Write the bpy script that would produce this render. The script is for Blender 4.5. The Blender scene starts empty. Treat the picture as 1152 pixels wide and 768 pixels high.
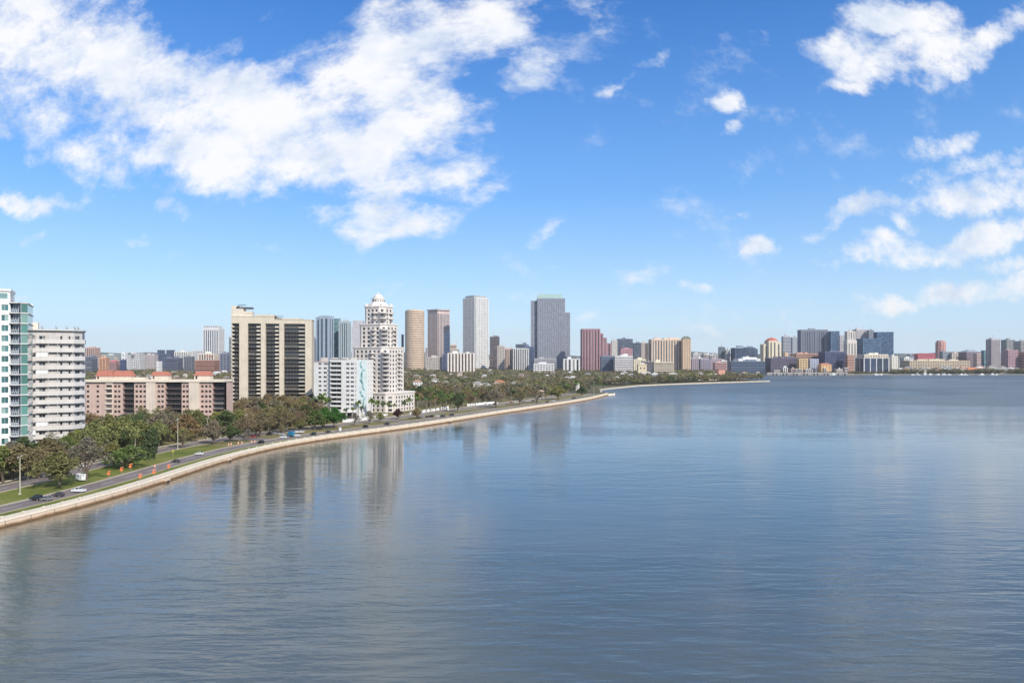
import bpy, math, random
import numpy as np
from mathutils import Vector
from mathutils.geometry import tessellate_polygon

R = math.radians
F, HY, CAM, GZ = 800.0, 400.0, 44.0, 1.5
SUN_EL, SUN_AZ = 36.0, 36.0          # azimuth of the sun measured from behind the camera towards its right
rnd = random.Random(7)
sc = bpy.context.scene
col = sc.collection

def X(px, D): return (px - 576.0) / F * D
def Z(py, D): return CAM - (py - HY) * D / F
def G(px, py, z=GZ):
    D = (CAM - z) * F / (py - HY)
    return X(px, D), D

# ------------------------------------------------------------------ materials
MATS = {}
def nt(m):
    m.use_nodes = True
    t = m.node_tree
    t.nodes.clear()
    return t
def N(t, kind, **kw):
    n = t.nodes.new(kind)
    for k, v in kw.items():
        if k.startswith('i_'):
            n.inputs[k[2:].replace('_', ' ')].default_value = v
        else:
            setattr(n, k, v)
    return n
def L(t, a, b): t.links.new(a, b)
def mathn(t, op, a, b=None, clamp=False):
    n = t.nodes.new('ShaderNodeMath'); n.operation = op; n.use_clamp = clamp
    for i, v in enumerate((a, b)):
        if v is None: continue
        if isinstance(v, (int, float)): n.inputs[i].default_value = v
        else: t.links.new(v, n.inputs[i])
    return n.outputs[0]
def mixc(t, f, a, b, mode='MIX'):
    n = t.nodes.new('ShaderNodeMix'); n.data_type = 'RGBA'; n.blend_type = mode
    ia, ib = n.inputs[6], n.inputs[7]
    for s, v in ((n.inputs[0], f), (ia, a), (ib, b)):
        if isinstance(v, (int, float)): s.default_value = v
        elif isinstance(v, tuple): s.default_value = (*v, 1) if len(v) == 3 else v
        else: t.links.new(v, s)
    return n.outputs[2]
def ramp(t, f, stops):
    n = t.nodes.new('ShaderNodeValToRGB')
    e = n.color_ramp.elements
    while len(e) < len(stops): e.new(0.5)
    for i, (p, c) in enumerate(stops):
        e[i].position = p
        e[i].color = (*c, 1) if isinstance(c, tuple) else (c, c, c, 1)
    t.links.new(f, n.inputs[0])
    return n.outputs[0]

def wall_mat(rgb, rough=0.8, var=0.14, scale=0.12):
    key = ('wall', rgb, rough, var, scale)
    if key in MATS: return MATS[key]
    m = bpy.data.materials.new('painted_wall'); t = nt(m)
    tc = N(t, 'ShaderNodeTexCoord')
    n1 = N(t, 'ShaderNodeTexNoise', i_Scale=scale, i_Detail=5.0, i_Roughness=0.6)
    L(t, tc.outputs['Object'], n1.inputs['Vector'])
    mp = N(t, 'ShaderNodeMapping'); mp.inputs['Scale'].default_value = (1.2, 1.2, 0.05)
    L(t, tc.outputs['Object'], mp.inputs['Vector'])
    n2 = N(t, 'ShaderNodeTexNoise', i_Scale=0.9, i_Detail=3.0); L(t, mp.outputs[0], n2.inputs['Vector'])
    f = mathn(t, 'ADD', mathn(t, 'MULTIPLY', n1.outputs['Fac'], 0.6), mathn(t, 'MULTIPLY', n2.outputs['Fac'], 0.4))
    lo = tuple(c * (1 - 1.6 * var) for c in rgb); hi = tuple(min(1, c * (1 + var)) for c in rgb)
    c = ramp(t, f, [(0.3, lo), (0.5, rgb), (0.72, hi)])
    b = N(t, 'ShaderNodeBsdfPrincipled', i_Roughness=rough); b.inputs['Specular IOR Level'].default_value = 0.25
    L(t, c, b.inputs['Base Color'])
    o = N(t, 'ShaderNodeOutputMaterial'); L(t, b.outputs[0], o.inputs[0])
    MATS[key] = m
    return m

def glass_mat(rgb, light=(0.32, 0.32, 0.3), amt=0.3, rough=0.12, spec=0.8):
    """window glass: tinted and glossy, some panes with a pale blind drawn behind them"""
    key = ('glass', rgb, light, amt, rough)
    if key in MATS: return MATS[key]
    m = bpy.data.materials.new('window_glass'); t = nt(m)
    g = N(t, 'ShaderNodeNewGeometry'); oi = N(t, 'ShaderNodeObjectInfo')
    r = mathn(t, 'FRACT', mathn(t, 'ADD', g.outputs['Random Per Island'], oi.outputs['Random']))
    c = ramp(t, r, [(0.0, tuple(x * 0.6 for x in rgb)), (max(0.02, 1 - amt - 0.12), tuple(x * 1.3 for x in rgb)), (min(.98, 1 - amt + 0.02), tuple(a * .35 + b * .65 for a, b in zip(light, rgb))), (1.0, light)])
    b = N(t, 'ShaderNodeBsdfPrincipled', i_Roughness=rough, i_IOR=1.5); b.inputs['Specular IOR Level'].default_value = spec
    L(t, c, b.inputs['Base Color'])
    o = N(t, 'ShaderNodeOutputMaterial'); L(t, b.outputs[0], o.inputs[0])
    MATS[key] = m
    return m

def plain(name, rgb, rough=0.6, metal=0.0, spec=0.4):
    key = ('plain', name, rgb, rough, metal)
    if key in MATS: return MATS[key]
    m = bpy.data.materials.new(name); t = nt(m)
    tc = N(t, 'ShaderNodeTexCoord')
    n1 = N(t, 'ShaderNodeTexNoise', i_Scale=1.5, i_Detail=4.0); L(t, tc.outputs['Object'], n1.inputs['Vector'])
    c = ramp(t, n1.outputs['Fac'], [(0.3, tuple(x * 0.85 for x in rgb)), (0.7, tuple(min(1, x * 1.1) for x in rgb))])
    b = N(t, 'ShaderNodeBsdfPrincipled', i_Roughness=rough, i_Metallic=metal); b.inputs['Specular IOR Level'].default_value = spec
    L(t, c, b.inputs['Base Color'])
    o = N(t, 'ShaderNodeOutputMaterial'); L(t, b.outputs[0], o.inputs[0])
    MATS[key] = m
    return m

def ground_mat(name, stops, scale=0.05, fine=1.2, rough=0.95):
    m = bpy.data.materials.new(name); t = nt(m)
    tc = N(t, 'ShaderNodeTexCoord')
    n1 = N(t, 'ShaderNodeTexNoise', i_Scale=scale, i_Detail=8.0, i_Roughness=0.65); L(t, tc.outputs['Object'], n1.inputs['Vector'])
    n2 = N(t, 'ShaderNodeTexNoise', i_Scale=fine, i_Detail=6.0, i_Roughness=0.7); L(t, tc.outputs['Object'], n2.inputs['Vector'])
    f = mathn(t, 'ADD', mathn(t, 'MULTIPLY', n1.outputs['Fac'], 0.65), mathn(t, 'MULTIPLY', n2.outputs['Fac'], 0.35))
    c = ramp(t, f, stops)
    b = N(t, 'ShaderNodeBsdfPrincipled', i_Roughness=rough); b.inputs['Specular IOR Level'].default_value = 0.15
    L(t, c, b.inputs['Base Color'])
    bp = N(t, 'ShaderNodeBump', i_Strength=0.4, i_Distance=0.1); L(t, n2.outputs['Fac'], bp.inputs['Height']); L(t, bp.outputs[0], b.inputs['Normal'])
    o = N(t, 'ShaderNodeOutputMaterial'); L(t, b.outputs[0], o.inputs[0])
    return m

def leaf_mat(name, attr=False):
    m = bpy.data.materials.new(name); t = nt(m)
    g = N(t, 'ShaderNodeNewGeometry')
    if attr:
        src = N(t, 'ShaderNodeAttribute', attribute_name='tint').outputs['Color']
    else:
        src = N(t, 'ShaderNodeObjectInfo').outputs['Color']
    v = ramp(t, g.outputs['Random Per Island'], [(0.0, 0.82), (0.6, 1.1), (1.0, 1.45)])
    c = mixc(t, 1.0, src, v, 'MULTIPLY')
    d = N(t, 'ShaderNodeBsdfDiffuse'); L(t, c, d.inputs[0])
    tr = N(t, 'ShaderNodeBsdfTranslucent'); L(t, c, tr.inputs[0])
    mx = N(t, 'ShaderNodeMixShader'); mx.inputs[0].default_value = 0.25
    L(t, d.outputs[0], mx.inputs[1]); L(t, tr.outputs[0], mx.inputs[2])
    o = N(t, 'ShaderNodeOutputMaterial'); L(t, mx.outputs[0], o.inputs[0])
    return m

M_LEAF = leaf_mat('leaves'); M_LEAF_A = leaf_mat('woodland_leaves', True)
M_BARK = plain('bark', (0.13, 0.1, 0.075), 0.95)
M_PALMBARK = plain('palm_bark', (0.24, 0.2, 0.16), 0.95)
M_ASPH = ground_mat('asphalt', [(0.3, (0.15, 0.128, 0.12)), (0.5, (0.205, 0.175, 0.165)), (0.7, (0.25, 0.215, 0.2))], 0.06, 0.5, 0.85)
M_CONC = ground_mat('pale_concrete', [(0.3, (0.56, 0.49, 0.39)), (0.5, (0.68, 0.61, 0.5)), (0.7, (0.76, 0.7, 0.6))], 0.2, 2.0, 0.8)
M_KERB = ground_mat('kerb_concrete', [(0.3, (0.38, 0.32, 0.23)), (0.5, (0.46, 0.39, 0.28)), (0.7, (0.52, 0.45, 0.34))], 0.2, 2.0, 0.85)
M_PAINT = plain('road_paint', (0.7, 0.7, 0.66), 0.7)
M_GRASS = ground_mat('grass', [(0.34, (0.075, 0.1, 0.02)), (0.48, (0.14, 0.165, 0.035)), (0.62, (0.23, 0.22, 0.065))], 0.05, 1.0)
M_DRY = ground_mat('dry_grass', [(0.32, (0.11, 0.11, 0.04)), (0.48, (0.19, 0.17, 0.075)), (0.66, (0.28, 0.23, 0.12))], 0.04, 0.8)
M_GROUND = ground_mat('suburb_ground', [(0.34, (0.045, 0.06, 0.025)), (0.48, (0.1, 0.1, 0.05)), (0.6, (0.16, 0.14, 0.09)), (0.7, (0.25, 0.22, 0.18))], 0.02, 0.3)
M_STEEL = plain('galvanised_steel', (0.55, 0.54, 0.5), 0.5, 0.3)
M_ORANGE = plain('orange_sheeting', (0.78, 0.2, 0.06), 0.6)
M_WHITE = plain('white_paint', (0.8, 0.8, 0.78), 0.5)
M_BLACK = plain('black_rubber', (0.02, 0.02, 0.02), 0.8)
M_DGLASS = plain('dark_car_glass', (0.02, 0.025, 0.03), 0.08, 0, 0.8)
M_RED = plain('red_lens', (0.4, 0.02, 0.02), 0.3)
M_LENS = plain('clear_lens', (0.7, 0.7, 0.66), 0.2)

# ------------------------------------------------------------------ mesh builder
class MB:
    def __init__(s): s.v = []; s.f = []; s.m = []
    def quad(s, a, b, c, d, m=0):
        i = len(s.v); s.v += [a, b, c, d]; s.f.append((i, i + 1, i + 2, i + 3)); s.m.append(m)
    def poly(s, pts, m=0):
        i = len(s.v); s.v += list(pts); s.f.append(tuple(range(i, i + len(pts)))); s.m.append(m)
    def box(s, x0, x1, y0, y1, z0, z1, m=0, bottom=True):
        i = len(s.v)
        s.v += [(x0, y0, z0), (x1, y0, z0), (x1, y1, z0), (x0, y1, z0), (x0, y0, z1), (x1, y0, z1), (x1, y1, z1), (x0, y1, z1)]
        fs = [(0, 1, 5, 4), (1, 2, 6, 5), (2, 3, 7, 6), (3, 0, 4, 7), (4, 5, 6, 7)]
        if bottom: fs.append((3, 2, 1, 0))
        for f in fs: s.f.append(tuple(i + k for k in f)); s.m.append(m)
    def prism(s, pts, z0, z1, m=0, top=True, bottom=True, pts1=None, mt=None):
        n = len(pts); i = len(s.v); q = pts1 or pts
        s.v += [(p[0], p[1], z0) for p in pts] + [(p[0], p[1], z1) for p in q]
        for k in range(n):
            s.f.append((i + k, i + (k + 1) % n, i + n + (k + 1) % n, i + n + k)); s.m.append(m)
        if top: s.f.append(tuple(i + n + k for k in range(n))); s.m.append(m if mt is None else mt)
        if bottom: s.f.append(tuple(i + n - 1 - k for k in range(n))); s.m.append(m)
    def tube(s, a, b, r0, r1, n=6, m=0, cap=True):
        a = Vector(a); b = Vector(b); d = (b - a)
        if d.length < 1e-6: return
        d.normalize(); u = d.orthogonal().normalized(); w = d.cross(u); i = len(s.v)
        for p, r in ((a, r0), (b, r1)):
            for k in range(n):
                t = 2 * math.pi * k / n
                s.v.append(tuple(p + u * (r * math.cos(t)) + w * (r * math.sin(t))))
        for k in range(n):
            s.f.append((i + k, i + (k + 1) % n, i + n + (k + 1) % n, i + n + k)); s.m.append(m)
        if cap:
            s.f.append(tuple(i + n + k for k in range(n))); s.m.append(m)
            s.f.append(tuple(i + n - 1 - k for k in range(n))); s.m.append(m)
    def lathe(s, prof, n=16, m=0, cx=0, cy=0):
        i = len(s.v)
        for r, z in prof:
            for k in range(n):
                t = 2 * math.pi * k / n
                s.v.append((cx + r * math.cos(t), cy + r * math.sin(t), z))
        for j in range(len(prof) - 1):
            for k in range(n):
                a = i + j * n + k; b = i + j * n + (k + 1) % n
                s.f.append((a, b, b + n, a + n)); s.m.append(m)
        s.f.append(tuple(i + (len(prof) - 1) * n + k for k in range(n))); s.m.append(m)
    def mesh(s, name, mats):
        me = bpy.data.meshes.new(name)
        me.from_pydata(s.v, [], s.f)
        for m in mats: me.materials.append(m)
        if len(mats) > 1: me.polygons.foreach_set('material_index', s.m)
        me.update()
        return me
    def build(s, name, mats, parent=None, **kw):
        if not s.f: return None
        if not isinstance(mats, (list, tuple)): mats = [mats]
        return link(name, s.mesh(name, mats), parent, **kw)

def link(name, me, parent=None, loc=None, rz=None, kind=None, label=None):
    o = bpy.data.objects.new(name, me); col.objects.link(o)
    if parent is not None: o.parent = parent
    if loc is not None: o.location = loc
    if rz is not None: o.rotation_euler = (0, 0, rz)
    if kind: o['kind'] = kind
    if label: o['label'] = label
    return o
def tag(o, label, cat, group=None):
    o['label'] = label; o['category'] = cat
    if group: o['group'] = group
    return o
def thing(name, label, cat, loc=(0, 0, 0), rz=0.0, group=None):
    o = bpy.data.objects.new(name, None); col.objects.link(o)
    o.empty_display_size = 0.5
    o.location = loc; o.rotation_euler = (0, 0, rz)
    return tag(o, label, cat, group)
def struct(o): o['kind'] = 'structure'; return o
CH = {}
def dup(root, loc, rz, scale=None, label=None, group=None, color=None):
    def cp(o, parent):
        c = o.copy(); col.objects.link(c)
        if parent is not None: c.parent = parent
        if color is not None and o.name.split('.')[0] in ('crown', 'body', 'cab', 'cargo_box'): c.color = color
        for k in kids(o): cp(k, c)
        return c
    r = cp(root, None)
    r.location = loc; r.rotation_euler = (0, 0, rz)
    if scale is not None: r.scale = scale
    if label: r['label'] = label
    if group: r['group'] = group
    return r
def kids(o):
    if o.name not in CH: CH[o.name] = list(o.children)
    return CH[o.name]

# ------------------------------------------------------------------ facades
def edge_wall(mb, a, b, z0, z1, us, zs, mat=0, depth=0.35):
    """wall from a to b (outside on the right) with real recessed openings; returns their rectangles"""
    ax, ay = a; bx, by = b; Ln = math.hypot(bx - ax, by - ay)
    dx, dy = (bx - ax) / Ln, (by - ay) / Ln; nx, ny = dy, -dx
    def P(u, z, o=0.0): return (ax + dx * u - nx * o, ay + dy * u - ny * o, z)
    def q(u0, u1, za, zb):
        if u1 - u0 > 1e-4 and zb - za > 1e-4: mb.quad(P(u0, za), P(u1, za), P(u1, zb), P(u0, zb), mat)
    holes = []; z = z0
    if not us or not zs: q(0, Ln, z0, z1); return holes
    for ri, (za, zb) in enumerate(zs):
        q(0, Ln, z, za); u = 0
        for ci, (ua, ub) in enumerate(us):
            q(u, ua, za, zb)
            mb.quad(P(ua, za), P(ua, za, depth), P(ua, zb, depth), P(ua, zb), mat)
            mb.quad(P(ub, za, depth), P(ub, za), P(ub, zb), P(ub, zb, depth), mat)
            mb.quad(P(ua, za), P(ub, za), P(ub, za, depth), P(ua, za, depth), mat)
            mb.quad(P(ua, zb, depth), P(ub, zb, depth), P(ub, zb), P(ua, zb), mat)
            holes.append(dict(r=ri, c=ci, p=P((ua + ub) / 2, (za + zb) / 2, depth), w=ub - ua, h=zb - za,
                              ang=math.atan2(dy, dx), q=[P(ua, za, depth), P(ub, za, depth), P(ub, zb, depth), P(ua, zb, depth)]))
            u = ub
        q(u, Ln, za, zb); z = zb
    q(0, Ln, z, z1)
    return holes

PANES = {}
def pane_mesh(w, h, glass, frame, mull=True):
    k = (round(w, 1), round(h, 1), glass.name, frame.name, mull)
    if k in PANES: return PANES[k]
    w, h = k[0], k[1]
    mb = MB(); a, b = w / 2 + 0.03, h / 2 + 0.03; t = 0.09
    mb.quad((-a, 0, -b), (0 if mull else a, 0, -b), (0 if mull else a, 0, b), (-a, 0, b), 0)
    if mull: mb.quad((0.001, 0, -b), (a, 0, -b), (a, 0, b), (0.001, 0, b), 0)
    for (x0, x1, z0, z1) in ((-a, a, -b, -b + t), (-a, a, b - t, b), (-a, -a + t, -b + t, b - t), (a - t, a, -b + t, b - t)) + (((-t / 2, t / 2, -b + t, b - t),) if mull else ()):
        mb.box(x0, x1, -0.08, -0.005, z0, z1, 1)
    PANES[k] = mb.mesh('window', [glass, frame])
    return PANES[k]
def put_windows(root, holes, glass, frame, cap=100, state=None, name='window', mull=True):
    st = state if state is not None else {'n': 0, 'rest': MB()}
    for hdl in holes:
        if st['n'] < cap:
            link(name, pane_mesh(hdl['w'], hdl['h'], glass, frame, mull and hdl['w'] > 1.2), root, hdl['p'], hdl['ang'])
            st['n'] += 1
        else:
            st['rest'].quad(*hdl['q'])
    return st
def flush(root, st, glass, name='window'):
    if st['rest'].f: st['rest'].build(name, glass, root, kind='stuff')

def spread(L_, pitch, wf, margin=0.0):
    n = max(1, int(round((L_ - 2 * margin) / pitch)))
    p = (L_ - 2 * margin) / n
    return [(margin + p * (k + 0.5 - wf / 2), margin + p * (k + 0.5 + wf / 2)) for k in range(n)]
def floors(z0, z1, fh, hf, sill=0.3):
    n = max(1, int(round((z1 - z0) / fh))); p = (z1 - z0) / n
    return [(z0 + p * (k + sill * (1 - hf) + 0.0), z0 + p * (k + sill * (1 - hf) + hf)) for k in range(n)]

def fit(px0, px1, D, yaw, d):
    """centre and width of a box of depth d turned by yaw whose outline spans px0..px1 with its nearest side D away"""
    w = (px1 - px0) / F * D; cx = X((px0 + px1) / 2, D); cy = D + d / 2
    for _ in range(30):
        cy = D + (d * abs(math.cos(yaw)) + w * abs(math.sin(yaw))) / 2
        pr = []; 
        for sx in (-.5, .5):
            for sy in (-.5, .5):
                x = cx + sx * w * math.cos(yaw) - sy * d * math.sin(yaw); y = cy + sx * w * math.sin(yaw) + sy * d * math.cos(yaw)
                pr.append(576 + x / y * F)
        e0, e1 = px0 - min(pr), px1 - max(pr)
        cx += (e0 + e1) / 2 / F * cy * 0.8
        w = max(3.0, w + (e1 - e0) / F * cy * 0.8)
    return cx, cy, w

def visible_edge(root_xy, yaw, a, b):
    nx, ny = (b[1] - a[1]), -(b[0] - a[0]); l = math.hypot(nx, ny); nx /= l; ny /= l
    c, s = math.cos(yaw), math.sin(yaw)
    wx, wy = nx * c - ny * s, nx * s + ny * c
    tx, ty = -root_xy[0], -root_xy[1]; tl = math.hypot(tx, ty)
    return (wx * tx + wy * ty) / tl > -0.12

def rings(root, xy, yaw, tiers, wallm, glass, style, fh=3.6, roofm=None, cap=100):
    """tiers: list of (polygon, z0, z1). One mesh of walls; each storey's window row (or each glass strip) is a part."""
    wall = MB(); rows = {}
    kind, pitch, wf, hf = style
    for ti, (pts, z0, z1) in enumerate(tiers):
        n = len(pts)
        for k in range(n):
            a, b = pts[k], pts[(k + 1) % n]; Ln = math.hypot(b[0] - a[0], b[1] - a[1])
            if kind == 'blank' or Ln < 1.5 or not visible_edge(xy, yaw, a, b):
                edge_wall(wall, a, b, z0, z1, [], []); continue
            if kind == 'row': us = spread(Ln, pitch, wf, min(1.0, Ln * .08)); zs = floors(z0 + 0.5, z1 - 1.2, fh, hf)
            elif kind == 'band': us = [(Ln * (1 - wf) / 2, Ln * (1 + wf) / 2)]; zs = floors(z0 + 0.5, z1 - 1.2, fh, hf)
            elif kind == 'strip': us = spread(Ln, pitch, wf, min(1.0, Ln * .08)); zs = [(z0 + 2, z1 - (z1 - z0) * (1 - hf))]
            hs = edge_wall(wall, a, b, z0, z1, us, zs, 0, 0.5)
            for h in hs:
                key = (ti, 'c', k, h['c']) if kind == 'strip' else (ti, h['r'])
                rows.setdefault(key, MB()).quad(*h['q'])
        wall.poly([(p[0], p[1], z1) for p in pts], 1)
    wall.build('wall', [wallm, roofm or wall_mat((0.42, 0.41, 0.38))], root)
    nm = 'glass_strip' if kind == 'strip' else 'window_row'
    keys = sorted(rows, reverse=True)
    for k in keys[:cap]: rows[k].build(nm, glass, root)
    rest = MB()
    for k in keys[cap:]:
        for f in rows[k].f: rest.quad(*[rows[k].v[i] for i in f])
    if rest.f: rest.build(nm, glass, root, kind='stuff')

G_DARK = glass_mat((0.03, 0.035, 0.045), amt=0.15)
G_BLUE = glass_mat((0.03, 0.07, 0.13), (0.16, 0.22, 0.3), 0.2)
G_NAVY = glass_mat((0.015, 0.03, 0.075), (0.08, 0.11, 0.18), 0.15)
G_SLATE = glass_mat((0.05, 0.07, 0.1), (0.2, 0.22, 0.25), 0.25)
G_TEAL = glass_mat((0.05, 0.15, 0.15), (0.3, 0.42, 0.39), 0.3)
G_BROWN = glass_mat((0.05, 0.035, 0.035), (0.2, 0.16, 0.14), 0.2)
GL = dict(d=G_DARK, b=G_BLUE, n=G_NAVY, s=G_SLATE, t=G_TEAL, w=G_BROWN)

ROW = ('row', 4.2, 0.5, 0.5); ROWW = ('row', 6.0, 0.7, 0.5); BAND = ('band', 0, 0.97, 0.5); CURT = ('row', 3.4, 0.86, 0.8)
STRIP = ('strip', 5.0, 0.5, 0.96); WSTRIP = ('strip', 9.0, 0.5, 0.95); BLANK = ('blank', 0, 0, 0); SPARSE = ('row', 7.0, 0.35, 0.35)
WPT = {}
def box_pts(w, d): return [(-w / 2, -d / 2), (w / 2, -d / 2), (w / 2, d / 2), (-w / 2, d / 2)]
def far(name, label, cat, px0, px1, yt, D, style, rgb, gl='d', yaw=0.0, depth=None, fh=3.8, units=1, group=None, roof=None, tiers=None, cap=100):
    yaw = R(yaw); w0 = (px1 - px0) / F * D
    d = depth or min(max(14.0, w0 * 0.6), 40)
    cx, cy, w = fit(px0, px1, D, yaw, d)
    h = Z(yt, D) - GZ
    root = thing(name, label, cat, (cx, cy, GZ), yaw, group)
    if tiers:
        tl = [([(p[0] * w, p[1] * d) for p in poly], za * h, zb * h) for poly, za, zb in tiers]
    else: tl = [(box_pts(w, d), 0, h)]
    rings(root, (cx, cy), yaw, tl, wall_mat(rgb), GL[gl], style, fh, cap=cap)
    rr = random.Random(int(px0 * 7 + yt))
    if D > 1400 and units: units += 1
    if D > 1400 and h > 55 and units:
        mb = MB(); ax_ = w * rr.uniform(-.3, .3); mb.tube((ax_, 0, h), (ax_, 0, h + rr.uniform(8, 16)), .5, .2, 5); mb.build('mast', M_STEEL, root)
    for k in range(units):
        uw = w * rr.uniform(0.12, 0.3); ud = d * rr.uniform(0.2, 0.4); ux = w * rr.uniform(-0.3, 0.3); uh = rr.uniform(1.5, 3.5) * (1 if D < 1200 else 1.2)
        mb = MB(); mb.box(ux - uw / 2, ux + uw / 2, -ud / 2, ud / 2, h + 0.003, h + uh); mb.box(ux - uw / 2 - .2, ux + uw / 2 + .2, -ud / 2 - .2, ud / 2 + .2, h + uh, h + uh + .3)
        mb.build('plant_room', wall_mat(tuple(min(.75, c * 1.1 + .04) for c in rgb)), root)
    if roof:
        rc, rh = roof; mb = MB(); e = 0.8
        P0 = [(-w / 2 - e, -d / 2 - e), (w / 2 + e, -d / 2 - e), (w / 2 + e, d / 2 + e), (-w / 2 - e, d / 2 + e)]
        i = min(w, d) * 0.35
        P1 = [(-w / 2 + i, -d / 2 + i), (w / 2 - i, -d / 2 + i), (w / 2 - i, d / 2 - i), (-w / 2 + i, d / 2 - i)]
        mb.prism(P0, h + 0.004, h + rh, pts1=P1); mb.build('roof', wall_mat(rc), root)
    return root, w, d, h

# ------------------------------------------------------------------ shoreline
raw = [(0, 594), (95, 571.5), (183, 544), (200, 537.5), (245, 521), (313, 503), (380, 492.5), (460, 482), (520, 472.5), (550, 467.5), (606, 459), (660, 450.5), (684, 444.5)]
shore = [(-156, -700.0), (-156, -200.0), (-153, 40.0), (-141, 135.0)]
for px, py in raw:
    shore.append(G(px, py, 0.0))
def catmull(P, step):
    out = []
    for i in range(len(P) - 1):
        p0 = P[max(0, i - 1)]; p1 = P[i]; p2 = P[i + 1]; p3 = P[min(len(P) - 1, i + 2)]
        n = max(1, int(math.hypot(p2[0] - p1[0], p2[1] - p1[1]) / step))
        for k in range(n):
            t = k / n
            out.append(tuple(0.5 * (2 * p1[j] + (p2[j] - p0[j]) * t + (2 * p0[j] - 5 * p1[j] + 4 * p2[j] - p3[j]) * t * t + (3 * p1[j] - p0[j] - 3 * p2[j] + p3[j]) * t ** 3) for j in (0, 1)))
    out.append(P[-1]); return out
SH = catmull(shore, 6.0)
for _ in range(30):   # smooth the digitised line
    SH = [SH[0]] + [((SH[i - 1][0] + 2 * SH[i][0] + SH[i + 1][0]) / 4, (SH[i - 1][1] + 2 * SH[i][1] + SH[i + 1][1]) / 4) for i in range(1, len(SH) - 1)] + [SH[-1]]
SHN = []
for i in range(len(SH)):
    a = SH[max(0, i - 6)]; b = SH[min(len(SH) - 1, i + 6)]
    dx, dy = b[0] - a[0], b[1] - a[1]; l = math.hypot(dx, dy); SHN.append((-dy / l, dx / l))
def soff(i, o): return (SH[i][0] + SHN[i][0] * o, SH[i][1] + SHN[i][1] * o)
def near_i(x, y): return min(range(len(SH)), key=lambda i: (SH[i][0] - x) ** 2 + (SH[i][1] - y) ** 2)
def offset_of(x, y):
    i = near_i(x, y); return (x - SH[i][0]) * SHN[i][0] + (y - SH[i][1]) * SHN[i][1]
def heading(x, y):
    i = near_i(x, y); n = SHN[i]; return math.atan2(-n[0], n[1])   # direction of the road (tangent)
def idx_at_Y(Y): return min(range(len(SH)), key=lambda i: abs(SH[i][1] - Y))
I0, I1 = idx_at_Y(-150), len(SH) - 1

def strip(name, o0, o1, z, mat, i0=I0, i1=I1, thick=None, zb=0.0, fade=0):
    mb = MB(); rows = []
    for i in range(i0, i1 + 1): rows.append((soff(i, o0), soff(i, o1)))
    n0 = 0
    for a, b in rows:
        mb.v += [(a[0], a[1], z), (b[0], b[1], z)]
    for k in range(len(rows) - 1):
        mb.f.append((2 * k, 2 * k + 2, 2 * k + 3, 2 * k + 1)); mb.m.append(0)
    if thick:
        n = len(mb.v)
        for a, b in rows: mb.v += [(a[0], a[1], zb), (b[0], b[1], zb)]
        for k in range(len(rows) - 1):
            mb.f.append((2 * k, n + 2 * k, n + 2 * k + 2, 2 * k + 2)); mb.m.append(0)
            mb.f.append((2 * k + 1, 2 * k + 3, n + 2 * k + 3, n + 2 * k + 1)); mb.m.append(0)
    if mat is None: return mb
    return struct(mb.build(name, mat))

# far shorelines: the wooded peninsula and the opposite waterfront
pen = [G(690, 437.3, 0), G(720, 434.3, 0), G(760, 432.6, 0), G(800, 431.2, 0), G(840, 430.0, 0), G(866, 429.2, 0)]
tip = [(SH[-1][0] + 8, SH[-1][1] + 4), (SH[-1][0] + 10, SH[-1][1] + 16), (SH[-1][0] - 2, SH[-1][1] + 40), (112, 900)]
back = [(pen[-1][0] - 6, pen[-1][1] + 22), (350, 1400), (270, 1520), (300, 1608)]
FARY = 35200 / 21.6
opp = [(560, FARY), (820, FARY), (1150, FARY), (1700, FARY + 10), (2600, FARY + 60)]
LAND = [(p[0], p[1]) for p in SH] + tip + pen + back + opp + [(6000, 3000), (8800, 5000), (8800, 8900), (-8800, 8900), (-8800, -700)]
def land_sheet():
    tri = tessellate_polygon([[Vector((x, y, 0)) for x, y in LAND]])
    mb = MB(); mb.v = [(x, y, GZ) for x, y in LAND]; mb.f = [tuple(t) for t in tri]; mb.m = [0] * len(tri)
    return struct(mb.build('ground', M_GROUND))
g = land_sheet()
me = g.data
if me.polygons[0].normal.z < 0: me.flip_normals()

# near park: lawns, roads, kerbs
IP = idx_at_Y(430)
strip('verge_grass', 5.6, 9.0, GZ + 0.06, M_GRASS)
strip('sidewalk', 0.9, 5.6, GZ + 0.10, M_CONC)
strip('road', 9.5, 18.2, GZ + 0.02, M_ASPH)
strip('kerb', 9.0, 9.5, GZ + 0.16, M_KERB, thick=1, zb=GZ)
strip('kerb', 18.2, 19.0, GZ + 0.16, M_KERB, thick=1, zb=GZ)
strip('median_lawn', 19.0, 35.5, GZ + 0.05, M_GRASS, I0, idx_at_Y(330))
strip('median_lawn', 19.0, 35.5, GZ + 0.05, M_DRY, idx_at_Y(330), I1)
strip('kerb', 35.5, 36.2, GZ + 0.16, M_KERB, thick=1, zb=GZ)
strip('road', 36.2, 45.5, GZ + 0.02, M_ASPH)
strip('kerb', 45.5, 46.2, GZ + 0.16, M_KERB, thick=1, zb=GZ)
strip('sidewalk', 48.5, 50.5, GZ + 0.08, M_CONC)
strip('lawn', 50.5, 95, GZ + 0.04, M_DRY, I0, idx_at_Y(700))
mb = MB()
for oc in (13.8, 40.8):
    for i in range(I0, I1 - 1, 2):
        a0, a1 = soff(i, oc - 0.09), soff(i, oc + 0.09); b0, b1 = soff(i + 1, oc - 0.09), soff(i + 1, oc + 0.09)
        mb.quad((*a0, GZ + .026), (*b0, GZ + .026), (*b1, GZ + .026), (*a1, GZ + .026))
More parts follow.
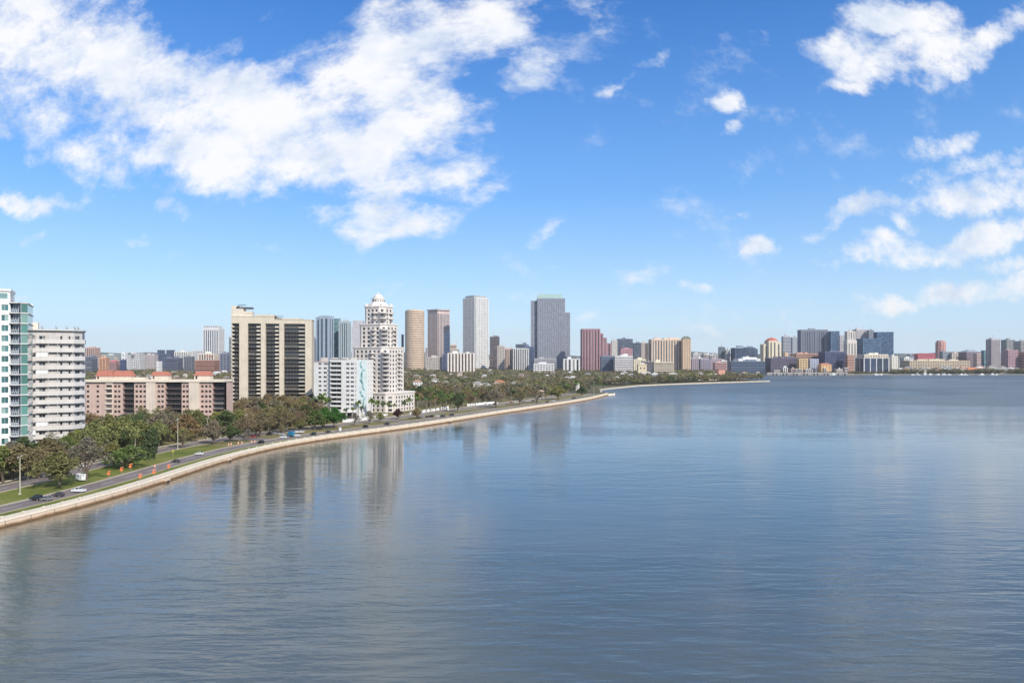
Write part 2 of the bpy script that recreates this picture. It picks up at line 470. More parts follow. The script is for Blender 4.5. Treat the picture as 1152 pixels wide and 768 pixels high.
for oc in (9.85, 17.85, 36.6, 45.1):
    for i in range(I0, I1):
        a0, a1 = soff(i, oc - 0.07), soff(i, oc + 0.07); b0, b1 = soff(i + 1, oc - 0.07), soff(i + 1, oc + 0.07)
        mb.quad((*a0, GZ + .026), (*b0, GZ + .026), (*b1, GZ + .026), (*a1, GZ + .026))
struct(mb.build('road_marking', M_PAINT))
# crossover lane through the median beside the parked cars
def cross(Y, w):
    i = idx_at_Y(Y); a = soff(i, 18.2); b = soff(i, 36.3); t = (SHN[i][1], -SHN[i][0])
    m2 = MB(); m2.quad((a[0] - t[0] * w, a[1] - t[1] * w, GZ + .07), (a[0] + t[0] * w, a[1] + t[1] * w, GZ + .07), (b[0] + t[0] * w * 1.5, b[1] + t[1] * w * 1.5, GZ + .07), (b[0] - t[0] * w * 1.5, b[1] - t[1] * w * 1.5, GZ + .07))
    struct(m2.build('median_crossing', M_ASPH))
cross(352, 5); cross(452, 5); cross(560, 5)

# ------------------------------------------------------------------ seawall and balustrade
def wall_shader():
    m = bpy.data.materials.new('stained_seawall'); t = nt(m)
    tc = N(t, 'ShaderNodeTexCoord'); sp = N(t, 'ShaderNodeSeparateXYZ'); L(t, tc.outputs['Object'], sp.inputs[0])
    n1 = N(t, 'ShaderNodeTexNoise', i_Scale=0.4, i_Detail=6.0, i_Roughness=0.7); L(t, tc.outputs['Object'], n1.inputs['Vector'])
    zz = mathn(t, 'ADD', sp.outputs[2], mathn(t, 'MULTIPLY', mathn(t, 'SUBTRACT', n1.outputs['Fac'], 0.5), 0.7))
    c = ramp(t, mathn(t, 'DIVIDE', zz, 1.6, True), [(0.0, (0.09, 0.06, 0.03)), (0.25, (0.2, 0.115, 0.05)), (0.38, (0.42, 0.28, 0.17)), (0.65, (0.72, 0.58, 0.44))])
    jt = mathn(t, 'LESS_THAN', mathn(t, 'FRACT', mathn(t, 'DIVIDE', sp.outputs[1], 7.3)), 0.035)
    c = mixc(t, mathn(t, 'MULTIPLY', jt, 0.6), c, (0.06, 0.045, 0.03))
    b = N(t, 'ShaderNodeBsdfPrincipled', i_Roughness=0.85); L(t, c, b.inputs['Base Color'])
    o = N(t, 'ShaderNodeOutputMaterial'); L(t, b.outputs[0], o.inputs[0])
    return m
M_SEAW = wall_shader()
M_BAL = wall_mat((0.74, 0.66, 0.54), 0.7, 0.1, 0.4)
sw = thing('seawall', 'long stained concrete seawall curving along the near shore below the balustrade', 'seawall', (0, 0, 0))
mb = strip('', -0.0, 0.9, GZ + 0.12, None, thick=1, zb=-2.0); mb.build('wall_face', M_SEAW, sw)
mb = strip('', -0.5, -0.01, 0.45, None, thick=1, zb=-2.0); mb.build('footing_ledge', M_SEAW, sw)
mb = strip('', -0.14, 0.95, GZ + 0.26, None, thick=1, zb=GZ + 0.125); mb.build('coping', M_BAL, sw)
for px, py in ((183, 541), (508, 474.5), (245, 519)):
    x, y = G(px, py, 0.5); i = near_i(x, y); a = soff(i, -1.1); h = heading(x, y)
    mb = MB(); mb.box(-1.3, 1.3, -0.6, 0.9, -1, 1.1); mb.box(-0.7, 0.7, -0.64, -0.6, 0.0, 0.7, 1)
    o = mb.build('outfall', [M_SEAW, M_BLACK], sw, loc=(a[0], a[1], 0), rz=h)
bal = thing('balustrade', 'low cream concrete balustrade running along the seawall beside the bay', 'balustrade', (0, 0, 0))
zt_ = GZ + 0.262
mb = strip('', 0.28, 0.62, zt_ + 0.95, None, thick=1, zb=zt_ + 0.8); mb.build('top_rail', M_BAL, bal)
mb = strip('', 0.3, 0.6, zt_ + 0.16, None, thick=1, zb=zt_); mb.build('base_rail', M_BAL, bal)
mb = MB(); post_me = MB(); post_me.box(-0.26, 0.26, -0.26, 0.26, 0, 1.08); post_me.box(-0.32, 0.32, -0.32, 0.32, 1.08, 1.2)
post_me = post_me.mesh('post', [M_BAL]); np_ = 0; rest = MB()
for i in range(idx_at_Y(120), I1):
    for j in range(9):
        t = j / 9
        a = soff(i, 0.45); b = soff(i + 1, 0.45); x = a[0] + (b[0] - a[0]) * t; y = a[1] + (b[1] - a[1]) * t
        if j == 0:
            if np_ < 100: link('post', post_me, bal, (x, y, zt_), heading(x, y)); np_ += 1
            else: rest.box(x - .26, x + .26, y - .26, y + .26, zt_, zt_ + 1.15)
        else: mb.tube((x, y, zt_ + 0.16), (x, y, zt_ + 0.8), 0.11, 0.11, 4, cap=False)
mb.build('baluster', M_BAL, bal, kind='stuff'); rest.build('post', M_BAL, bal, kind='stuff')

def bank(name, label, pts, z, th, mats):
    mb = MB()
    for k in range(len(pts) - 1):
        a, b = pts[k], pts[k + 1]; dx, dy = b[0] - a[0], b[1] - a[1]; l = math.hypot(dx, dy); n = (-dy / l * th, dx / l * th)
        mb.prism([(a[0] - n[0] * .3, a[1] - n[1] * .3), (b[0] - n[0] * .3, b[1] - n[1] * .3), (b[0] + n[0], b[1] + n[1]), (a[0] + n[0], a[1] + n[1])], -2, z)
    return tag(mb.build(name, mats), label, 'seawall')
bank('seawall', 'pale seawall edging the wooded peninsula across the water', [tip[2], tip[3]] + pen, GZ + 0.35, 1.6, wall_mat((0.56, 0.49, 0.4)))
bank('seawall', 'short seawall at the rounded end of the near shore', [SH[-1], tip[0], tip[1]], GZ + 0.3, 1.0, M_BAL)
bank('seawall', 'grey seawall under the far waterfront city blocks', [back[-1]] + opp, GZ + 0.5, 3.0, wall_mat((0.3, 0.29, 0.27)))

# ------------------------------------------------------------------ water
def water():
    ys = [-4000, -1500, -600, -300] + list(np.arange(-200, 850, 12.0)) + [900, 1000, 1200, 1500, 2000, 3000, 5000, 8900]
    sx = {}
    arr = sorted(SH, key=lambda p: p[1]); ax = [p[0] for p in arr]; ay = [p[1] for p in arr]
    offs = [-8800, -60, -1.5, 0, 1.5, 3.5, 6, 10, 16, 26, 45, 80, 150, 400, 1000, 2500, 8600]
    sh = [1, 1, 1, 1, 1, .85, .6, .4, .25, .12, .04, 0, 0, 0, 0, 0, 0]
    v = []; c = []
    for y in ys:
        x0 = float(np.interp(y, ay, ax))
        for o, s in zip(offs, sh):
            v.append((x0 + o, y, 0.0)); c.append(s if y < 830 else 0)
    n = len(offs); f = []
    for r in range(len(ys) - 1):
        for k in range(n - 1): f.append((r * n + k, r * n + k + 1, (r + 1) * n + k + 1, (r + 1) * n + k))
    me = bpy.data.meshes.new('water'); me.from_pydata(v, [], f)
    a = me.attributes.new('shallow', 'FLOAT', 'POINT'); a.data.foreach_set('value', c)
    m = bpy.data.materials.new('bay_water'); t = nt(m)
    tc = N(t, 'ShaderNodeTexCoord')
    def noise(scale, sx_, sy_, detail, rough=0.55, dist=0.0, rot=0.0):
        mp = N(t, 'ShaderNodeMapping'); mp.inputs['Scale'].default_value = (sx_, sy_, 1); mp.inputs['Rotation'].default_value = (0, 0, R(rot))
        L(t, tc.outputs['Object'], mp.inputs['Vector'])
        nn = N(t, 'ShaderNodeTexNoise', i_Scale=scale, i_Detail=detail, i_Roughness=rough, i_Distortion=dist); L(t, mp.outputs[0], nn.inputs['Vector'])
        return nn.outputs['Fac']
    patch = noise(1.0, 0.0028, 0.0062, 4.0, 0.5, 1.2, 12)         # wind lanes
    patch2 = noise(1.0, 0.011, 0.03, 3.0, 0.5, 0.8, 8)
    lane = ramp(t, mathn(t, 'ADD', mathn(t, 'MULTIPLY', patch, 0.75), mathn(t, 'MULTIPLY', patch2, 0.25)), [(0.42, 0.0), (0.56, 1.0)])
    big = noise(1.0, 0.05, 0.16, 2.0, 0.5, 0.4, 5)
    mid = noise(1.0, 0.13, 0.5, 3.0, 0.55, 0.3, -7)
    fine = noise(1.0, 0.9, 2.0, 3.0, 0.6, 0.2, 14)
    h = mathn(t, 'ADD', mathn(t, 'MULTIPLY', big, 1.05), mathn(t, 'ADD', mathn(t, 'MULTIPLY', mid, 0.62), mathn(t, 'MULTIPLY', fine, 0.08)))
    at_ = N(t, 'ShaderNodeAttribute', attribute_name='shallow')
    deep = mixc(t, lane, (0.056, 0.084, 0.09), (0.098, 0.116, 0.112))
    nb = noise(1.0, 0.1, 0.1, 4.0)
    fs = mathn(t, 'MULTIPLY', at_.outputs['Fac'], mathn(t, 'ADD', nb, 0.35), True)
    cc = mixc(t, fs, deep, (0.27, 0.2, 0.12))
    b = N(t, 'ShaderNodeBsdfPrincipled', i_IOR=1.45); b.inputs['Specular IOR Level'].default_value = 0.5
    L(t, cc, b.inputs['Base Color'])
    spo = N(t, 'ShaderNodeSeparateXYZ'); L(t, tc.outputs['Object'], spo.inputs[0])
    opn = mathn(t, 'ADD', mathn(t, 'DIVIDE', mathn(t, 'SUBTRACT', spo.outputs[1], 520.0), 500.0), mathn(t, 'DIVIDE', spo.outputs[0], 900.0))
    opn = mathn(t, 'ADD', opn, mathn(t, 'MULTIPLY', mathn(t, 'SUBTRACT', patch, 0.5), 2.5), True)   # sheltered by the shore, ruffled in the open bay
    opn = mathn(t, 'MAXIMUM', opn, mathn(t, 'MULTIPLY', mathn(t, 'DIVIDE', mathn(t, 'SUBTRACT', 190.0, spo.outputs[1]), 140.0, True), 0.4))
    L(t, mathn(t, 'ADD', ramp(t, lane, [(0, 0.07), (1, 0.015)]), mathn(t, 'MULTIPLY', opn, 0.3)), b.inputs['Roughness'])
    bp = N(t, 'ShaderNodeBump'); L(t, mathn(t, 'ADD', 0.45, mathn(t, 'MULTIPLY', opn, 1.1)), bp.inputs['Distance']); L(t, h, bp.inputs['Height']); L(t, mathn(t, 'ADD', ramp(t, lane, [(0, 0.42), (1, 0.14)]), mathn(t, 'MULTIPLY', opn, 0.85), True), bp.inputs['Strength']); L(t, bp.outputs[0], b.inputs['Normal'])
    o = N(t, 'ShaderNodeOutputMaterial'); L(t, b.outputs[0], o.inputs[0])
    me.materials.append(m)
    struct(link('water', me))
water()

# distant low wooded ridge on the horizon
def ridge():
    mb = MB(); rr = random.Random(3); pts = []
    for k in range(161):
        x = -8700 + k * 17400 / 160
        hgt = 62 + 22 * math.sin(k * 0.21) + 9 * math.sin(k * 0.9 + 1) + rr.uniform(-4, 4)
        pts.append((x, hgt))
    for (xa, ha), (xb, hb) in zip(pts, pts[1:]):
        mb.quad((xa, 7600, GZ), (xb, 7600, GZ), (xb, 8100, hb), (xa, 8100, ha))
        mb.quad((xa, 8100, ha), (xb, 8100, hb), (xb, 8800, GZ), (xa, 8800, GZ))
    struct(mb.build('hills', ground_mat('ridge', [(0.35, (0.03, 0.045, 0.025)), (0.6, (0.08, 0.09, 0.05))], 0.01, 0.05)))
ridge()

FOOT = []   # building footprints (x, y, radius) trees keep clear of
# ------------------------------------------------------------------ near buildings
def foot(x, y, r): FOOT.append((x, y, r))
WHITE_W = wall_mat((0.66, 0.64, 0.62)); FRAME_W = plain('window_frame', (0.6, 0.6, 0.58), 0.5); FRAME_D = plain('dark_frame', (0.08, 0.08, 0.08), 0.5)

def place(t, pxl, pxr, D, yaw, w):
    ya = R(yaw); ox, oy = X(pxl, D), D; k = (pxr - 576) / F
    t.location = (ox, oy, GZ); t.rotation_euler = (0, 0, ya); t.scale = ((k * oy - ox) / (w * (math.cos(ya) - k * math.sin(ya))), 1, 1)
def glass_tower():
    D = 275.0; x0 = X(31, D)
    t = thing('apartment_tower', 'white high-rise with teal glass corner and stacked balconies at the left edge', 'apartment tower', (x0, D, GZ))
    zt = Z(337.5, D) - GZ; n = 16; p = (Z(341, D) - GZ) / n
    wall = MB(); st = {'n': 0, 'rest': MB()}
    us = []; u = 60 - 9.75 - 31
    a, b = (-42.0, 0.0), (-6.5, 0.0); Ln = 35.5
    us = []
    k = 0
    while True:
        c = Ln - (1.9 + k * 5.6); 
        if c < 3: break
        us.append((c - 1.45, c + 1.15)); k += 1
    us.reverse(); zs = [(p * (f + 0.22), p * (f + 0.8)) for f in range(n)]
    hs = edge_wall(wall, a, b, 0, zt, us, zs, 0, 0.3)
    edge_wall(wall, (0, 24), (-42, 24), 0, zt, [], []); edge_wall(wall, (-42, 24), (-42, 0), 0, zt, [], [])
    edge_wall(wall, (-6.5, 0), (-6.5, 1.0), 0, zt, [], [])
    wall.poly([(-42, 0, zt - .9), (-6.5, 0, zt - .9), (-6.5, 1, zt - .9), (-2.4, -0.8, zt - .9), (0, 0.4, zt - .9), (0, 24, zt - .9), (-42, 24, zt - .9)])
    wall.build('wall', wall_mat((0.78, 0.77, 0.74)), t)
    hs.sort(key=lambda h: -h['c']); put_windows(t, hs, G_TEAL, FRAME_W, 90, st)
    flush(t, st, G_TEAL)
    for f in range(n + 1):
        z = p * f
        mb = MB(); mb.prism([(-7.0, -0.35), (-6.2, -1.3), (-3.2, -2.6), (-2.6, -1.3), (0.4, 0.2), (0.4, 24.2), (-0.4, 24.2), (-0.4, 2), (-7.0, 2)], z - 0.22, z + 0.2)
        mb.build('floor_slab', WHITE_W, t)
        if f == n: break
        zz0, zz1 = z + 0.2, z + p - 0.22
        mb = MB(); mb.quad((-2.4, -0.8, zz0), (-0.02, 0.4, zz0), (-0.02, 0.4, zz1), (-2.4, -0.8, zz1)); mb.quad((-0.02, 0.4, zz0), (-0.02, 24, zz0), (-0.02, 24, zz1), (-0.02, 0.4, zz1))
        mb.build('corner_glazing', glass_mat((0.09, 0.23, 0.19), (0.24, 0.38, 0.32), 0.4, 0.1), t)
        mb = MB(); mb.quad((-6.5, 1.0, zz0), (-2.4, -0.8, zz0), (-2.4, -0.8, zz1), (-6.5, 1.0, zz1))
        for s_ in (0.0, .25, .5, .75, 1.0):
            x = -6.5 + 4.1 * s_; y = 1.0 - 1.8 * s_; mb.box(x - .07, x + .07, y - .12, y - .01, zz0, zz1, 1)
        mb.build('balcony_door', [G_SLATE, FRAME_W], t)
        mb = MB(); pts = [(-6.2, -1.2), (-3.25, -2.48)]
        for (xa, ya), (xb, yb) in zip(pts, pts[1:]):
            mb.prism([(xa, ya), (xb, yb), (xb, yb + .08), (xa, ya + .08)], z + 1.15, z + 1.27)
            mb.prism([(xa, ya + .02), (xb, yb + .02), (xb, yb + .05), (xa, ya + .05)], z + 0.32, z + 1.15, 1)
            for s_ in (0.02, .25, .5, .75, .98):
                x = xa + (xb - xa) * s_; y = ya + (yb - ya) * s_; mb.box(x - .05, x + .05, y - .03, y + .06, z + .2, z + 1.15)
        mb.build('balcony_railing', [FRAME_W, glass_mat((0.12, 0.17, 0.2), (0.3, 0.35, 0.38), 0.4)], t)
    mb = MB(); mb.box(-42.1, -6.4, -0.12, 24.1, zt, zt + 0.35); mb.build('parapet_cap', WHITE_W, t)
    mb = MB(); mb.box(-38, -7.0, 4, 20, zt - .8, Z(327.5, D) - GZ); mb.box(-38.5, -6.6, 3.5, 20.5, Z(327.5, D) - GZ, Z(325, D) - GZ)
    mb.box(-12, -8, 3.96, 4, zt + .6, zt + 2.6, 1); mb.build('penthouse', [wall_mat((0.7, 0.7, 0.66)), G_TEAL], t)
    mb = MB()
    for k in range(12): mb.box(-5.6 + k * .45, -5.55 + k * .45, 1.2, 1.26, zt - .2, zt + 1.3)
    mb.box(-5.7, -.2, 1.2, 1.26, zt + 1.3, zt + 1.4); mb.build('roof_railing', wall_mat((0.62, 0.55, 0.52)), t)
    t.rotation_euler.z = R(30); t.scale = (0.84, 1, 1); foot(x0 - 20, D + 2, 28)
glass_tower()

def banded_block():
    D = 300.0; x0 = X(32, D); w = X(83, D) - x0; wc = X(92.3, D) - x0
    t = thing('apartment_block', 'white mid-rise with long horizontal balcony bands beside the glass tower', 'apartment block', (x0, D, GZ))
    zt = Z(371.5, D) - GZ; n = 14; p = (Z(376, D) - GZ) / n
    pts = [(0, 0), (w, 0), (wc, 3.6), (wc, 20), (0, 20)]
    wall = MB(); zs = [(p * (f + 0.42), p * (f + 0.84)) for f in range(n)]
    m1 = wall_mat((0.55, 0.52, 0.5))
    hs = edge_wall(wall, pts[0], pts[1], 0, zt, [(0.6, 2.9), (4.4, 7.0), (13.2, 14.2), (16.8, 17.7)], zs, 0, 0.4)
    hs += edge_wall(wall, pts[1], pts[2], 0, zt, [(0.8, 3.6)], zs, 0, 0.4)
    hs += edge_wall(wall, pts[2], pts[3], 0, zt, [(2, 5), (8, 11)], zs, 0, 0.4)
    edge_wall(wall, pts[3], pts[4], 0, zt, [], []); edge_wall(wall, pts[4], pts[0], 0, zt, [], [])
    wall.poly([(a, b, zt - .5) for a, b in pts]); wall.build('wall', m1, t)
    st = put_windows(t, hs, G_DARK, FRAME_W, 100); flush(t, st, G_DARK)
    wm = wall_mat((0.62, 0.59, 0.56), 0.8, 0.12)
    for f in range(n):
        z = p * f
        P = [(0.2, -0.3), (0.2, -1.5), (w + 0.3, -1.5), (wc + 1.3, 2.6), (wc + 1.3, 6.5), (wc + .01, 6.5), (wc + .01, 3.6), (w, -0.01)]
        mb = MB(); q0 = [(3.2, -0.01), (3.2, -1.35), (w + 0.3, -1.35), (wc + 1.25, 2.6), (wc + 1.25, 9), (wc + .01, 9), (wc + .01, 3.6), (w, -0.01)]
        mb.prism(q0, z - 0.15, z + 0.12)
        q1 = [(q0[1]), (q0[2]), (q0[3]), (q0[4])]
        for (xa, ya), (xb, yb) in zip(q1, q1[1:]):
            dx, dy = xb - xa, yb - ya; l = math.hypot(dx, dy); nx, ny = -dy / l * .14, dx / l * .14
            mb.prism([(xa, ya), (xb, yb), (xb + nx, yb + ny), (xa + nx, ya + ny)], z + 0.12, z + p * 0.46)
        mb.box(8.2, 8.4, -1.2, -.02, z + .12, z + p - .16); mb.box(12.2, 12.4, -1.2, -.02, z + .12, z + p - .16)
        if f not in (2, 5): mb.box(18.7, 18.9, -1.2, -.02, z + .12, z + p - .16)
        mb.build('balcony', wm, t)
        mb = MB(); mb.box(0, 3.15, -0.25, -0.01, z - .3, z + p * .36); mb.build('spandrel', wm, t)
    for k, (a, b, f) in enumerate(((3.3, 8.1, 11), (3.3, 8.1, 3), (3.3, 8.1, 9), (0.3, 3.0, 2))):
        mb = MB(); mb.box(a, b, -1.1, -1.0, p * f + p * .47, p * (f + 1) - .2); mb.build('balcony_shutter', wall_mat((0.8, 0.79, 0.78)), t)
    mb = MB(); mb.prism([(-.3, -1.2), (w + .3, -1.2), (wc + .8, 2.8), (wc + .8, 20.3), (-.3, 20.3)], zt, zt + 0.5); mb.build('roof_slab', wm, t)
    for (xa, h_) in ((1.2, 3.6),): 
        mb = MB(); mb.box(xa, xa + 2.2, 5, 9, zt + .5, zt + h_); mb.build('lift_housing', wall_mat((0.7, 0.62, 0.52)), t)
    for xa in (5, 11, 15.5, 19, 20.5):
        mb = MB(); mb.box(xa, xa + .8, 2, 3, zt + .5, zt + 1.6); mb.tube((xa + .2, 2.4, zt + 1.6), (xa + .2, 2.4, zt + 2.4), .1, .1); mb.build('roof_vent', wall_mat((0.3, 0.3, 0.3)), t)
    place(t, 32, 83, D, 28, w); foot(x0 + 14, D + 16, 19)
banded_block()

def pink_block():
    D = 410.0; s = D / F; x0 = X(90, D)
    t = thing('apartment_block', 'long pink brick apartment block with red-roofed penthouses', 'apartment block', (x0, D, GZ))
    n = 9; zt = Z(429.5, D) - GZ; p = (zt - 1.2) / n; zs = [(p * (f + .3), p * (f + .78)) for f in range(n)]
    PINK = wall_mat((0.56, 0.41, 0.345)); BEI = wall_mat((0.66, 0.56, 0.46)); k = s / 4.267
    secs = [('w', 10, 125, (38, 85)), ('b', 125, 160, (143,)), ('w', 160, 205, (170, 188)), ('bay', 205, 260, ()), ('w', 260, 320, (272, 291, 310)), ('p', 320, 365, ()), ('w', 365, 410, (378, 396)),
            ('bay', 410, 488, ()), ('w', 488, 525, (498, 515)), ('p', 525, 575, ()), ('w', 575, 637, (587, 606, 624)), ('bay', 637, 695, ())]
    pw, bw = MB(), MB(); hs = []; bays = []
    for kind, a, b, cs in secs:
        xa, xb = (a - 0) * k, (b - 0) * k
        if kind == 'w': hs += edge_wall(pw, (xa, 0), (xb, 0), 0, zt, [(c * k - xa - .75, c * k - xa + .75) for c in cs], zs)
        elif kind == 'b': edge_wall(bw, (xa, -.5), (xb, -.5), 0, zt, [], []); bw.quad((xb, -.5, 0), (xb, 0, 0), (xb, 0, zt), (xb, -.5, zt)); bw.quad((xa, 0, 0), (xa, -.5, 0), (xa, -.5, zt), (xa, 0, zt)); hsb = None; 
        elif kind == 'p': pm = MB(); pm.box(xa, xb, -0.9, 0, 0, zt); pm.build('pilaster', BEI, t)
        elif kind == 'q': edge_wall(pw, (xa, 0), (xb, 0), 0, zt, [], [])
        else: bays.append((xa, xb))
        if kind == 'b':
            for f in range(n):
                mb = MB(); mb.box(xa + .5, xb - .5, -.58, -.51, p * (f + .35), p * (f + .85), 0); mb.box(xa + .3, xb - .3, -1.2, -.51, p * f, p * (f + .28), 1); mb.build('loggia_window', [G_BROWN, BEI], t)
    xl, xr = 10 * k, 695 * k
    edge_wall(pw, (xr, 0), (xr, 12), 0, zt, [], zs); edge_wall(pw, (xr, 12), (xl, 12), 0, zt, [], []); edge_wall(pw, (xl, 12), (xl, 0), 0, zt, [], [])
    for xa, xb in bays:
        pw.quad((xa, 0, 0), (xa, 2.4, 0), (xa, 2.4, zt), (xa, 0, zt)); pw.quad((xb, 2.4, 0), (xb, 0, 0), (xb, 0, zt), (xb, 2.4, zt)); pw.quad((xa, 2.4, zt), (xb, 2.4, zt), (xb, 0, zt), (xa, 0, zt))
        for f in range(n):
            m2 = MB(); m2.quad((xa, 2.4, p * f + .16), (xb, 2.4, p * f + .16), (xb, 2.4, p * (f + 1)), (xa, 2.4, p * (f + 1))); nn = 4
            for j in range(1, nn): x = xa + (xb - xa) * j / nn; m2.box(x - .06, x + .06, 2.3, 2.39, p * f + .16, p * (f + 1), 1)
            m2.build('loggia_glazing', [G_DARK, FRAME_D], t)
            m3 = MB(); m3.box(xa + .01, xb - .01, 0.1, 2.39, p * f - .1, p * f + .12); m3.box(xa + .01, xb - .01, 0.1, 0.16, p * f + 1.0, p * f + 1.08)
            for j in range(0, 13): x = xa + .05 + (xb - xa - .1) * j / 12; m3.box(x - .02, x + .02, 0.11, 0.15, p * f + .12, p * f + 1.0)
            m3.build('loggia_slab', plain('brown_rail', (0.16, 0.12, 0.11)), t)
    pw.poly([(xl, 0, zt - .1), (xr, 0, zt - .1), (xr, 12, zt - .1), (xl, 12, zt - .1)])
    pw.build('wall', PINK, t); bw.build('stair_bay', BEI, t)
    hs.sort(key=lambda h: -h['r']); st = put_windows(t, hs, G_BROWN, FRAME_D, 100, mull=False); flush(t, st, G_BROWN)
    mb = MB(); mb.box(xl - .5, xr + .5, -1.3, 12.4, zt, zt + 1.2); mb.build('cornice', wall_mat((0.74, 0.66, 0.52)), t)
    for a, b, h0 in ((62, 232, 3.2), (330, 410, 3.6), (537, 614, 3.6)):
        xa, xb = a * k, b * k; z0 = zt + 1.2
        mb = MB(); mb.box(xa, xb, 3, 7.5, z0, z0 + h0 - 1.2); mb.box(xa + .8, xa + 1.8, 2.95, 2.99, z0 + .4, z0 + h0 - 1.5, 1); mb.build('penthouse', [BEI, G_BROWN], t)
        mb = MB(); zr = z0 + h0 - 1.2; parts = [(xa, xb)] if a > 300 else [(xa, xa + (xb - xa) * .47), (xa + (xb - xa) * .5, xb)]
        for pa, pb in parts:
            mb.prism([(pa - .3, 2.6), (pb + .5, 2.6), (pb + .5, 7.9), (pa - .3, 7.9)], zr + .003, Z(418 if a > 300 else 417, D) - GZ, pts1=[(pa + .8, 3.9), (pb - 1.2, 3.9), (pb - 1.2, 6.6), (pa + .8, 6.6)])
        mb.build('red_roof', wall_mat((0.44, 0.17, 0.12), 0.7), t)
    mb = MB(); mb.box(232 * k, 285 * k, 6, 10, zt + 1.2, zt + 2.4); mb.build('plant_room', BEI, t)
    foot(x0 + 22, D + 9, 30); foot(x0 + 65, D + 9, 30)
pink_block()

def tan_tower():
    D = 520.0; s = D / F; k = s / 4.267; x0 = X(260.3, D) - 86 * k
    t = thing('apartment_tower', 'tan concrete high-rise with dark recessed balcony bays and a stepped roof', 'apartment tower', (x0, D, GZ))
    TAN = wall_mat((0.6, 0.525, 0.41)); TAN2 = wall_mat((0.65, 0.58, 0.47))
    zb = Z(363.6, D) - GZ; n = 23; p = zb / n
    G_TAN = glass_mat((0.012, 0.012, 0.016), (0.2, 0.18, 0.15), 0.3, 0.12, 0.5)
    bays = [(88, 122, 1), (163, 223, 1), (250, 312, 1), (337, 438, 0)]; piers = [(84, 88), (122, 163), (225, 248), (314, 337), (440, 472)]
    zl = Z(355.8, D) - GZ; zr = Z(359.3, D) - GZ
    mb = MB()
    for a, b in piers: mb.box(a * k, b * k, -0.6 if a > 90 else 0, 20, 0, zb)
    x1, x2, x3 = 84 * k, 290 * k, 472 * k
    mb.box(x1, x2, -.6, 20, zb, zl); mb.box(x2, x3, -.6, 20, zb, zr)
    # curved hoods over the piers
    for a, b in ((163, 223), (250, 312)): pass
    mb.build('wall', TAN, t)
    mb = MB(); mb.box(x1 - .2, x2 + .2, -.9, 20.2, zl, zl + .5); mb.box(x2 + .2, x3 + .3, -.9, 20.2, zr, zr + .5)
    mb.prism([(x2 - 8, -.9), (x2 + 6, -.9), (x2 + 6, 8), (x2 - 8, 8)], zl + .5, zl + .55); mb.build('parapet_cap', TAN2, t)
    for bi, (a, b, stub) in enumerate(bays):
        xa, xb = a * k, b * k; xm = xb - (xb - xa) * .3
        for f in range(n):
            z = p * f
            m2 = MB(); m2.quad((xa, 2.2, z + .15), (xm, 2.2, z + .15), (xm, 2.2, z + p), (xa, 2.2, z + p)); m2.quad((xm, 2.0, z + .15), (xb, 2.0, z + .15), (xb, 2.0, z + p), (xm, 2.0, z + p))
            nn = 3 if bi < 3 else 6
            for j in range(1, nn + 1): x = xa + (xb - xa) * j / (nn + 1); m2.box(x - .12, x + .12, 1.9, 1.99, z + .15, z + p, 1)
            m2.build('bay_window', [G_TAN if (f * 7 + bi) % 6 else G_DARK, FRAME_D], t)
            m3 = MB(); m3.box(xa + .01, xb - .01, 0.5, 1.98, z - .09, z + .1, 3); m3.box(xa + .01, xm, 0.5, .56, z + .95, z + 1.02, 1)
            for j in range(10): x = xa + .1 + (xm - xa - .2) * j / 9; m3.box(x - .02, x + .02, .51, .55, z + .1, z + .95, 1)
            m3.box(xm if bi else xa, xb - .02 if bi else xa + (xb - xa) * .3, -0.8 if stub else -0.2, 1.0, z - .12, z + (.95 if stub else .5), 2)
            m3.build('balcony', [TAN, FRAME_D, TAN2, wall_mat((0.36, 0.31, 0.25))], t)
    mb = MB(); mb.box(x1 + .5, x3 - .5, 2.25, 19.5, 0, zb - .01); mb.build('core_wall', wall_mat((0.3, 0.25, 0.2)), t)
    zp = Z(345.5, D) - GZ
    mb = MB(); xa, xb = 84 * k, 140 * k; mb.box(xa, xb, 0, 12, zl + .5, zp - 1); mb.prism([(xa, 0), (xa + 9 * k * 2, 0), (xa + 9 * k * 2, 12), (xa, 12)], zp - .999, zp + 1.2, pts1=[(xa, 0), (xa + 4, 1), (xa + 4, 12), (xa, 12)]); mb.box(140 * k, 180 * k, 1, 11, zl + .5, zp - 2.8); mb.box(141 * k, 178 * k, .94, .99, zl + 2, zp - 4.4, 1)
    mb.build('penthouse', [TAN2, wall_mat((0.3, 0.25, 0.18))], t)
    mb = MB(); mb.box(112 * k, 180 * k, 2, 9, zp - .8, zp + .3); mb.tube((116 * k, 2, zp - 3), (116 * k, 2, zp + 2.5), .15, .15); mb.tube((116 * k, 3, zp + 1.6), (150 * k, 3, zp + 1.9), .25, .25); mb.tube((135 * k, 3, zp), (126 * k, 3, zp + 1.7), .12, .12)
    mb.build('window_cleaning_rig', plain('dark_steel', (0.09, 0.09, 0.09)), t)
    mb = MB(); mb.box(200 * k, 285 * k, 3, 14, zl + .5, zl + 1.6); mb.box(300 * k, 420 * k, 4, 14, zr + .5, zr + 1.5); mb.build('plant_room', wall_mat((0.5, 0.44, 0.34)), t)
    t.location.x = 0; place(t, 260.3, 350.7, D, 10, x3 - x1); t.location.x -= x1 * t.scale.x * math.cos(R(10)); t.location.y -= x1 * t.scale.x * math.sin(R(10)); foot(X(306, D), D + 16, 34)
tan_tower()

